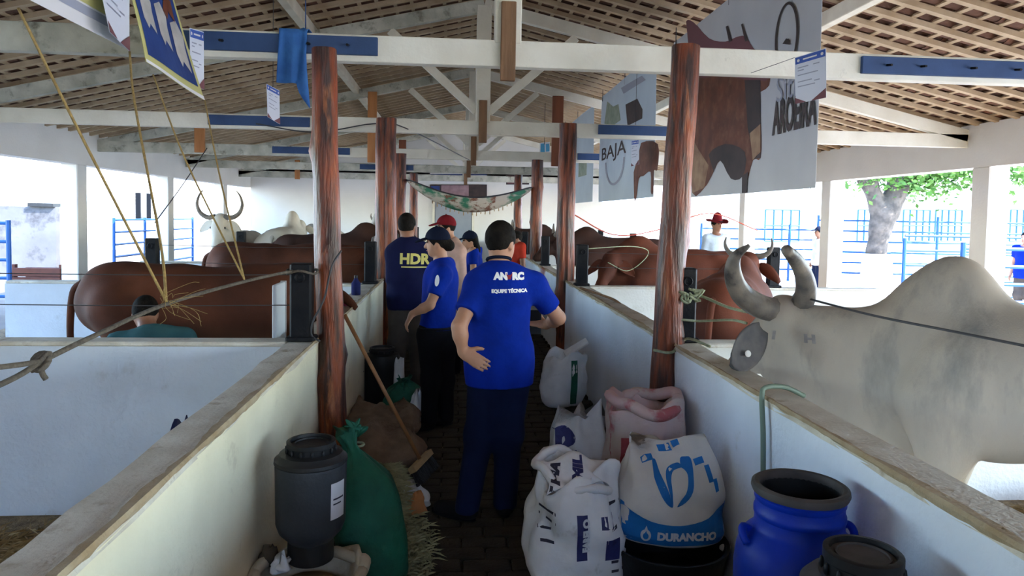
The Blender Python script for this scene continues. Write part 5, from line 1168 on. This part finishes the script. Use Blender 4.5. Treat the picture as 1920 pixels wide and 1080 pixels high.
# things standing on the left aisle wall
c = at(657,548,6.0); cu_ = thing('cup', (AL-.08,5.95,WH+.003), 'small pink plastic cup on the left aisle wall', 'cup'); obj('cup_body', MB().lathe((AL-.08,5.95,WH+.003), [(.035,0),(.05,.06),(.052,.065),(.048,.065),(.034,.006),(.001,.006)], 20, caps=False), mat('pink_plastic', (.55,.12,.18), None, rough=.4), cu_, 40)
obj('cup_rim', MB().lathe((AL-.08,5.95,WH+.066), [(.047,0),(.052,.004),(.056,0),(.052,-.004),(.047,0)], 20, caps=False), mat('pink_rim', (.6,.2,.25), None, rough=.4), cu_, True)
bo = thing('bottle', (AL-.09,6.75,WH+.003), 'dark blue bottle standing on the left aisle wall', 'bottle'); obj('bottle_body', MB().lathe((AL-.09,6.75,WH+.003), [(.04,0),(.043,.01),(.043,.11),(.02,.14),(.016,.16)], 20), M['navy_cloth'], bo, 40); obj('bottle_cap', MB().lathe((AL-.09,6.75,WH+.16), [(.018,0),(.018,.025)], 14), M['drum_black'], bo, 40)
bd = thing('board', (AL-.30,4.62,0), 'white board leaning behind the left log post', 'board'); obj('board_panel', MB().bar((AL-.335,4.62,.0),(AL-.20,4.62,1.32),.30,.02,(1,0,0)) if False else MB().box((AL-.30,4.50,.0),(AL-.275,4.74,1.30),.005), mat('white_board', (.66,.68,.70), None, rough=.5), bd); obj('board_edge', MB().box((AL-.305,4.735,.0),(AL-.27,4.75,1.305)), M['sack_grey'], bd)

# right side of the aisle
w1 = at(1052,700,6.65); S1 = sack('feed_sack', 'white sack with green stripe standing by the second right log post', (w1[0],6.6,0), .38, .32, .46, M['sack_white'], .25, (.06,0), 41, 'open', .14, .95, 'white feed sacks', wr=.016, square=2.3)
decal('printed_stripe', poly2d(rect2d(-.03,-.22,.03,.22)), (w1[0]+.09,6.0,.22), (1,0,0), (0,0,1), S1, M['sack_green'], S1, .04, .003, 1.2)
obj('folded_flap', MB().loft([[V(w1[0]+.02+q*.10, 6.50-.05*q+e, .46+.075*q+.0+f_) for e, f_ in ((0,0),(.17,.015),(.17,.028),(0,.012))] for q in np.linspace(0,1.9,7)]), M['sack_white'], S1, 40)
fS = S1
# pale sack at the back of the pile
a = at(1120,870,4.25); SA = sack('feed_sack', 'pale grey sack at the back left of the right-hand pile', (.715,4.10,0), .35, .32, .60, M['sack_grey'], .2, (.06,0), 51, 'fold', .10, .80, 'white feed sacks', wr=.020, square=2.4)
decal('printed_mark', poly2d(ell2d(0,0,.07,.055)), (.64,3.5,.49), (1,0,0), (0.2,0,1), SA, M['pr_navy'], SA, .03, .003, 1.2); decal('printed_mark', poly2d(rect2d(-.06,-.015,.06,.015)), (.66,3.5,.40), (1,0,.4), (0,0,1), SA, M['pr_navy'], SA, .03, .012, 1.2)
# pink sack
SC = sack('pink_sack', 'pink and white printed sack, open with a folded mouth, behind the blue and white sack', (1.085,3.98,0), .42, .42, .70, M['sack_pink'], -.15, (.02,0), 52, 'open', .04, .98, wr=.018, square=2.5)
decal('printed_band', poly2d(rect2d(-.23,-.09,-.05,.05)), (1.120,3.3,.50), (1,0,0), (0,0,1), SC, M['pr_red'], SC, .04, .003, 1.2)
decal('printed_lettering', text2d('60', .13, .006), (0.975,3.3,.27), (1,0,0), (0,0,1), SC, M['ink'], SC, .03, .004, 1.2); decal('printed_panel', poly2d(rect2d(-.12,-.10,.12,.10)), (0.990,3.3,.30), (1,0,0), (0,0,1), SC, M['sack_beige'], SC, .04, .003, 1.2); decal('printed_lettering', text2d('MAIS', .05, .004), (0.975,3.3,.37), (1,0,0), (0,0,1), SC, M['ink'], SC, .03, .004, 1.2)
rm = MB(); LC = [V(1.105+.190*math.cos(t)+.012*math.sin(4*t), 3.98+.21*math.sin(t), .71+.02*math.sin(2*t+1)+.012*math.sin(5*t)) for t in np.linspace(0,2*math.pi,24)]
obj('rolled_rim', MB().tube(spline(LC,3), .034, 8), M['sack_pink'], SC, True)
# front white sack
SB = sack('feed_sack', 'white sack with navy print and slumped open mouth, front left of the pile', (.61,3.32,0), .43, .36, .52, M['sack_white'], .12, (.0,.06), 53, 'open', .12, .86, 'white feed sacks', wr=.022, square=2.6)
LB = [V(.60+.185*math.cos(t)+.012*math.sin(4*t), 3.375+.155*math.sin(t)+.01*math.cos(3*t), .525+.055*math.cos(t-2.4)*.9+.018*math.sin(4*t)) for t in np.linspace(0,2*math.pi,24)]
obj('rolled_rim', MB().tube(spline(LB,3), .022, 8), M['sack_white'], SB, True)
FLAP = MB(); fl_g = []
for v in np.linspace(0,1,8): fl_g.append([V(.44+.30*u+.02*math.sin(6*v+3*u), 3.20+.16*v+.05*u, .50+.12*v*(1-.5*u)-.02*math.cos(5*u)+.02*math.sin(9*u+4*v)) for u in np.linspace(0,1,12)])
for g in fl_g: FLAP.v += [tuple(p) for p in g]
n0 = len(FLAP.v); FLAP.v += [(x, y+.008, z-.006) for x, y, z in FLAP.v[:n0]]
for i in range(7):
    for j in range(11): q = (i*12+j, i*12+j+1, (i+1)*12+j+1, (i+1)*12+j); FLAP.f += [q, tuple(k+n0 for k in q[::-1])]
for i in range(11): FLAP.f += [(i, i+n0, i+1+n0, i+1), (84+i, 84+i+1, 84+i+1+n0, 84+i+n0)]
for i in range(7): FLAP.f += [(i*12, (i+1)*12, (i+1)*12+n0, i*12+n0), (i*12+11, i*12+11+n0, (i+1)*12+11+n0, (i+1)*12+11)]
fp = obj('mouth_flap', FLAP, M['sack_white'], SB, True, keep=True)
decal('printed_lettering', text2d('DUMIL', .06, .004), (.60,2.9,.565), (.15,.1,1), (-1,0,.1), fp, M['pr_navy'], SB, .03, .004, 1.2); decal('printed_lettering', text2d('ABELHA', .052, .004), (.49,2.9,.53), (.3,.1,1), (-1,0,.3), fp, M['ink'], SB, .03, .004, 1.2)
for (x, z, w_, h_, mm) in ((.60,.30,.025,.10,'pr_navy'),(.72,.36,.03,.025,'pr_navy'),(.745,.24,.035,.05,'pr_navy'),(.66,.06,.06,.03,'pr_navy')):
    decal('printed_block', poly2d(rect2d(-w_,-h_,w_,h_)), (x,2.7,z), (1,0,0), (0,0,1), SB, M[mm], SB, .03, .003, 1.2)
for q, (x, z) in enumerate(((.45,.40),(.45,.36),(.44,.31),(.45,.26),(.77,.42),(.77,.33),(.77,.18),(.77,.14))): decal('printed_line', poly2d(rect2d(-.03,-.006,.03,.006)), (x,2.7,z), (1,0,0), (0,0,1), SB, M['ink'], SB, .03, .003, 1.2)
decal('printed_lettering', text2d('FARELO', .042, .003), (.62,2.7,.31), (0,0,1), (-1,0,0), SB, M['pr_white'], SB, .02, .005, 1.2)
# black tub under the blue and white sack
tb = thing('rubber_tub', (1.045,3.30,0), 'low black rubber tub under the blue and white sack', 'tub'); obj('tub_body', MB().lathe((1.045,3.30,0), [(.235,0),(.25,.02),(.275,.19),(.284,.205),(.284,.22),(.27,.22),(.26,.18),(.24,.04),(.001,.03)], 40, caps=False), M['drum_black'], tb, 40)
obj('tub_base', MB().lathe((1.045,3.30,.0), [(.001,.001),(.235,.001)], 40, caps=False), M['drum_black'], tb); 0 and obj('feed', MB().lathe((1.045,3.30,.10), [(.25,.03),(.15,.06),(.001,.065)], 24, caps=False), M['straw_brown'], tb, True)
# blue and white sack
SD = sack('feed_sack', 'white sack with bright blue base, leaf emblem and lettering, on the black tub', (1.06,3.36,.215), .56, .34, .46, M['sack_durable'], -.05, (.0,.04), 54, 'fold', .05, .66, 'white feed sacks', wr=.013, square=3.0)
fx, fy = 1.06, 2.7
arc = [(-.25,-.02),(-.24,-.02)] + [(x_, -.02-.075*(1-(x_/.26)**2)) for x_ in np.linspace(-.24,.24,15)] + [(.25,-.02),(.25,-.195),(-.25,-.195)]
decal('printed_base', poly2d(arc), (fx,fy,.435), (1,0,0), (0,0,1), SD, M['pr_blue'], SD, .03, .006, 1.4)
decal('printed_lettering', text2d('DURANCHO', .049, .003), (fx+.035,fy,.285), (1,0,-.02), (0,0,1), SD, M['pr_white'], SD, .03, .009, 1.4)
dr_ = [(.022*math.sin(t)*(1 if abs(t)<9 else 1), -.03*math.cos(t) + (.02 if abs(t-math.pi) < .3 else 0)) for t in np.linspace(0,2*math.pi,20,endpoint=False)]; di = [(x*.55,y*.55-.004) for x,y in dr_]
decal('printed_drop', (dr_+di, [(i,(i+1)%20,20+(i+1)%20,20+i) for i in range(20)]), (fx-.155,fy,.288), (1,0,0), (0,0,1), SD, M['pr_white'], SD, .02, .009, 1.4)
leafL = [(-.105,.10),(-.085,.105),(-.075,.05),(-.05,-.02),(-.022,-.11),(-.05,-.105),(-.085,-.06),(-.108,.0),(-.115,.05)]; leafL2 = [(-.02,-.11),(-.045,-.02),(-.05,.03),(-.035,.075),(0,.10),(.035,.105),(.05,.085),(.0,.07),(-.022,.03),(-.024,-.02)]
leafR = [(.0,-.115),(.05,-.09),(.09,-.03),(.108,.04),(.115,.12),(.085,.13),(.05,.125),(.045,.085),(.06,.075),(.075,.05),(.065,.0),(.04,-.06)]
for lf in (leafL, leafL2, leafR): decal('printed_leaf', poly2d([(p[0]*.82,p[1]*.82) for p in spline(lf[-2:]+lf+lf[:2],3)[6:-7]]), (fx-.01,fy,.51), (1,0,0), (0,0,1), SD, M['pr_blue'], SD, .025, .003, 1.4)
for (x, z, w_, h_) in ((-.03,.645,.03,.012),(.03,.66,.02,.010),(-.12,.60,.03,.010),(.16,.55,.012,.035),(.12,.60,.025,.012),(.19,.50,.01,.03)): decal('printed_speck', poly2d(rect2d(-w_,-h_,w_,h_)), (fx+x,fy,z), (1,0,.2), (0,0,1), SD, M['pr_blue'], SD, .03, .003, 1.4)
for s_ in (1,-1): obj('stitched_corner', MB().ell((fx+s_*.255,3.27,.185), (.03,.02,.018), 10, 6), M['sack_durable'], SD, True)

# hay heaps in the stalls
straw_heap('hay', 'brown bedding hay on the floor of the near left stall', -2.15, 3.15, .85, .78, .09, 3500, M['straw_brown'], 61, .14)
straw_heap('hay', 'brown hay on the floor of the near right stall by the bull', 3.95, 3.80, .55, .28, .10, 2200, M['straw_brown'], 62, .14)

# ------------------------------------------------------------------ outside
M['pipe_blue'] = mat('pipe_blue', (.012,.06,.20), (.015,.08,.24), 4, .5); M['far_white'] = mat('far_white', (.80,.80,.78), (.74,.74,.72), .6, .9); M['conc'] = mat('conc', (.13,.13,.135), (.09,.09,.095), 1.2, .9, .2, 8, c3=(.04,.04,.045), s3=1.6, t3=(.52,.66)); M['brick_red'] = mat('brick_red', (.15,.05,.03), (.10,.035,.024), 5, .8)
M['bark'] = mat('bark', (.13,.105,.085), (.06,.05,.042), 5, .95, .8, 12); M['lime_wash'] = mat('lime_wash', (.72,.71,.68), (.62,.60,.56), 4, .9, .4, 14); M['leaf'] = mat('leaf', (.10,.21,.035), (.055,.13,.022), 3, .6); M['glass_dark'] = mat('glass_dark', (.008,.009,.011), None, rough=.9, spec=0); M['pale_blue_wall'] = mat('pale_blue_wall', (.50,.66,.74), (.45,.62,.70), 1, .8)
def fence(label, a, b, rails, h, post_gap, z0=-.06, mm='pipe_blue', r=.03, grp='blue pipe fences in the yard'):
    a = V(*a, z0); b = V(*b, z0); L = np.linalg.norm(b-a); n = max(1, int(round(L/post_gap))); t = thing('pipe_fence', (a+b)/2, label, 'fence', grp)
    for i in range(n+1): p = a+(b-a)*i/n; obj('fence_post', MB().tube([p, p+V(0,0,h)], r*1.3, 8), M[mm], t, 40)
    for q in rails: obj('rail', MB().tube([a+V(0,0,q), b+V(0,0,q)], r, 6), M[mm], t, 40)
rl = [.35,.65,.95,1.25,1.55]
fence('blue pipe fence outside the left, beyond the second pillar', (-8.2,18.2), (-8.2,23.5), rl, 1.6, 1.8)
fence('blue pipe fence at the far left edge of the picture', (-9.3,12.6), (-7.24,12.4), rl, 1.6, 1.0)
fence('near blue pipe fence across the yard right of the barn', (9.2,14.0), (16.0,13.0), rl, 1.5, 1.7); fence('light blue pipe gate nearest the right pillars', (8.6,11.5), (11.6,11.1), [.2,.5,.8,1.1,1.4], 1.5, 3.0, r=.035)
fence('blue pipe fence behind the trunk of the tree', (10.5,20.0), (20.0,18.0), rl+[1.85], 2.0, 1.6); fence('far blue pipe fence seen between the right pillars and the cowboy', (7.4,21.0), (11.5,21.0), rl, 1.7, 1.35)
# white house on the left with a window
hs = thing('house', (-17,34,0), 'long white house beyond the yard on the left, with one dark window', 'building')
obj('house_wall', MB().box((-21,20,-.1),(-15.0,50,7.2)), M['far_white'], hs); rf = MB().loft([[(-21.6,19.5,7.2),(-14.4,19.5,7.2),(-18,19.5,9.0)],[(-21.6,50.5,7.2),(-14.4,50.5,7.2),(-18,50.5,9.0)]]); obj('house_roof', rf, M['tile_clay'], hs)
wp = at(256,388,34.0); dX = _f2 + _r3*((255-CX)/F) - _u3*((388-CY)/F)
def onXp(x, y, X): d = _f2 + _r3*((x-CX)/F) - _u3*((y-CY)/F); p = _C + d*(X/d.x); return V(*p)
w0, w1_ = onXp(254,412,-15), onXp(282,363,-15)
wf = obj('window', MB().box((-15.04,w0[1],w0[2]),(-14.97,w1_[1],w1_[2])), M['glass_dark'], hs)
obj('curtain', MB().box((-14.975,w0[1]+(w1_[1]-w0[1])*.30,w0[2]+.03),(-14.95,w0[1]+(w1_[1]-w0[1])*.66,w1_[2]-.02)), M['conc'], wf)
# weathered wall, brick planter and shed at the far left
gw = thing('yard_wall', (-13,19,0), 'low weathered grey wall at the far left beyond the yard', 'wall')
w0, w1_ = at(-40,440,19.0), at(108,388,19.0); obj('wall_panel', MB().box((w0[0],18.9,-.1),(w1_[0],19.1,w1_[2])), M['conc'], gw); c0 = at(60,386,19.0); obj('dark_ledge', MB().box((c0[0],18.8,w1_[2]),(w1_[0],19.15,w1_[2]+.09)), M['drum_black'], gw)
bk = thing('plank_trough', (-9,13.0,0), 'reddish plank trough at the far left beyond the pillar', 'trough')
for i, z in enumerate((.62,.78,.94)):
    p0, p1_ = at(20,520,12.9), at(116,520,12.9); obj('plank', MB().box((p0[0],12.85,z-.70+.34),(p1_[0],12.92,z-.70+.34+.145), .01), M['brick_red'], bk)
for x in (at(22,520,12.9)[0], at(114,520,12.9)[0]): obj('leg', MB().box((x-.04,12.92,-.06),(x+.04,13.0,.78)), M['brick_red'], bk)
obj('trough_back', MB().box((at(22,520,12.9)[0],13.3,.2),(at(114,520,12.9)[0],13.36,.7)), M['brick_red'], bk); obj('trough_floor', MB().box((at(22,520,12.9)[0],12.92,.22),(at(114,520,12.9)[0],13.3,.27)), M['brick_red'], bk)
# building on the right with blue barred windows
fb = thing('building', (24,34,0), 'white building with rows of blue barred windows across the yard on the right', 'building')
Yb = 32.0; e0, e1 = at(1150,470,Yb), at(2300,470,Yb)
obj('building_wall', MB().box((e0[0],Yb,-.1),(e1[0],Yb+4,4.6)), M['far_white'], fb)
obj('dado', MB().box((e0[0],Yb-.03,-.06),(e1[0],Yb-.002,.55)), M['pale_blue_wall'], fb)
for x0 in (1432, 1605, 1690, 1750, 1890):
    a, b_ = at(x0,452,Yb), at(x0+(66 if x0 == 1432 else 52),394,Yb); f_ = obj('window', MB().box((a[0],Yb-.06,a[2]),(b_[0],Yb-.003,b_[2])), M['pale_blue_wall'], fb)
    for q in np.linspace(0,1,5): obj('bar', MB().tube([(a[0]+(b_[0]-a[0])*q,Yb-.09,a[2]),(a[0]+(b_[0]-a[0])*q,Yb-.09,b_[2])], .035, 6), M['pipe_blue'], f_)
    for q in (0,.5,1): obj('bar', MB().tube([(a[0],Yb-.09,a[2]+(b_[2]-a[2])*q),(b_[0],Yb-.09,a[2]+(b_[2]-a[2])*q)], .035, 6), M['pipe_blue'], f_)
# tree
ty = 19.0; tx = at(1645,470,ty)[0]
tr = thing('tree', (tx,ty,0), 'forked tree with grey trunk and green crown beyond the right pillars', 'tree')
q_ = lambda x, y, Y=ty: at(x, y, Y)
trunk = [RC(V(tx,ty,-.1), q_(1643,470), .30, .24, .1), RC(q_(1643,470), q_(1656,400), .24, .34, .15), RC(q_(1650,405), q_(1632,345), .24, .20, .08), RC(q_(1632,345), q_(1622,250), .20, .17, .08), RC(q_(1664,400), q_(1686,345), .30, .29, .1), RC(q_(1686,345), q_(1712,250), .29, .22, .08), RC(q_(1622,345), q_(1560,240), .16, .1, .1), RC(q_(1700,330), q_(1790,240,18.0), .2, .12, .1)]
obj('trunk', sdf(trunk, .09, 1, noise=lambda P: .02*np.sin(P[...,2]*9)*np.sin(P[...,0]*14)), M['bark'], tr, True)
obj('lime_wash_band', MB().lathe((tx-.0,ty,-.06), [(.42,0),(.40,.5),(.375,.95)], 20, caps=False), M['lime_wash'], tr, True)
rng = random.Random(12); lf = MB()
for _ in range(2600):
    a = rng.uniform(0,6.28); e = rng.uniform(-1,1); rr = rng.random()**.4
    p = V(tx+1.0+4.6*rr*math.cos(a)*math.sqrt(1-e*e), ty+3.4*rr*math.sin(a)*math.sqrt(1-e*e), 5.3+2.4*rr*e)
    if p[2] < 3.0: continue
    u = nrm(V(rng.gauss(0,1),rng.gauss(0,1),rng.gauss(0,.6))); w_ = nrm(np.cross(u, V(rng.gauss(0,1),rng.gauss(0,1),rng.gauss(0,1)))); L = rng.uniform(.18,.34)
    lf.add([p-u*L*.5, p+w_*L*.28, p+u*L*.5, p-w_*L*.28], [(0,1,2,3)])
for _ in range(2600):                      # hanging sprays low at the right of the trunk
    cx2 = rng.choice([at(1745,345,18.6), at(1785,338,18.4), at(1612,332,18.8), at(1918,340,17.5), at(1715,350,18.8)]); p = cx2 + V(rng.gauss(0,.5),rng.gauss(0,.4),rng.gauss(.25,.30))
    u = nrm(V(rng.gauss(0,1),rng.gauss(0,1),rng.gauss(0,.6))); w_ = nrm(np.cross(u, V(rng.gauss(0,1),rng.gauss(0,1),rng.gauss(0,1)))); L = rng.uniform(.12,.22)
    lf.add([p-u*L*.5, p+w_*L*.28, p+u*L*.5, p-w_*L*.28], [(0,1,2,3)])
obj('foliage', lf, M['leaf'], tr)['kind'] = 'stuff'
# pale shed seen beyond the end of the right row
sh = thing('shed', (6.5,30,0), 'small pale shed beyond the right row, left of the cowboy', 'building'); a, b_ = at(1128,470,27.0), at(1170,402,27.0); obj('shed_wall', MB().box((a[0],27,-.1),(b_[0],30,b_[2])), M['pale_blue_wall'], sh); obj('shed_roof', MB().box((a[0]-.2,26.7,b_[2]),(b_[0]+.2,30.3,b_[2]+.12)), M['far_white'], sh)
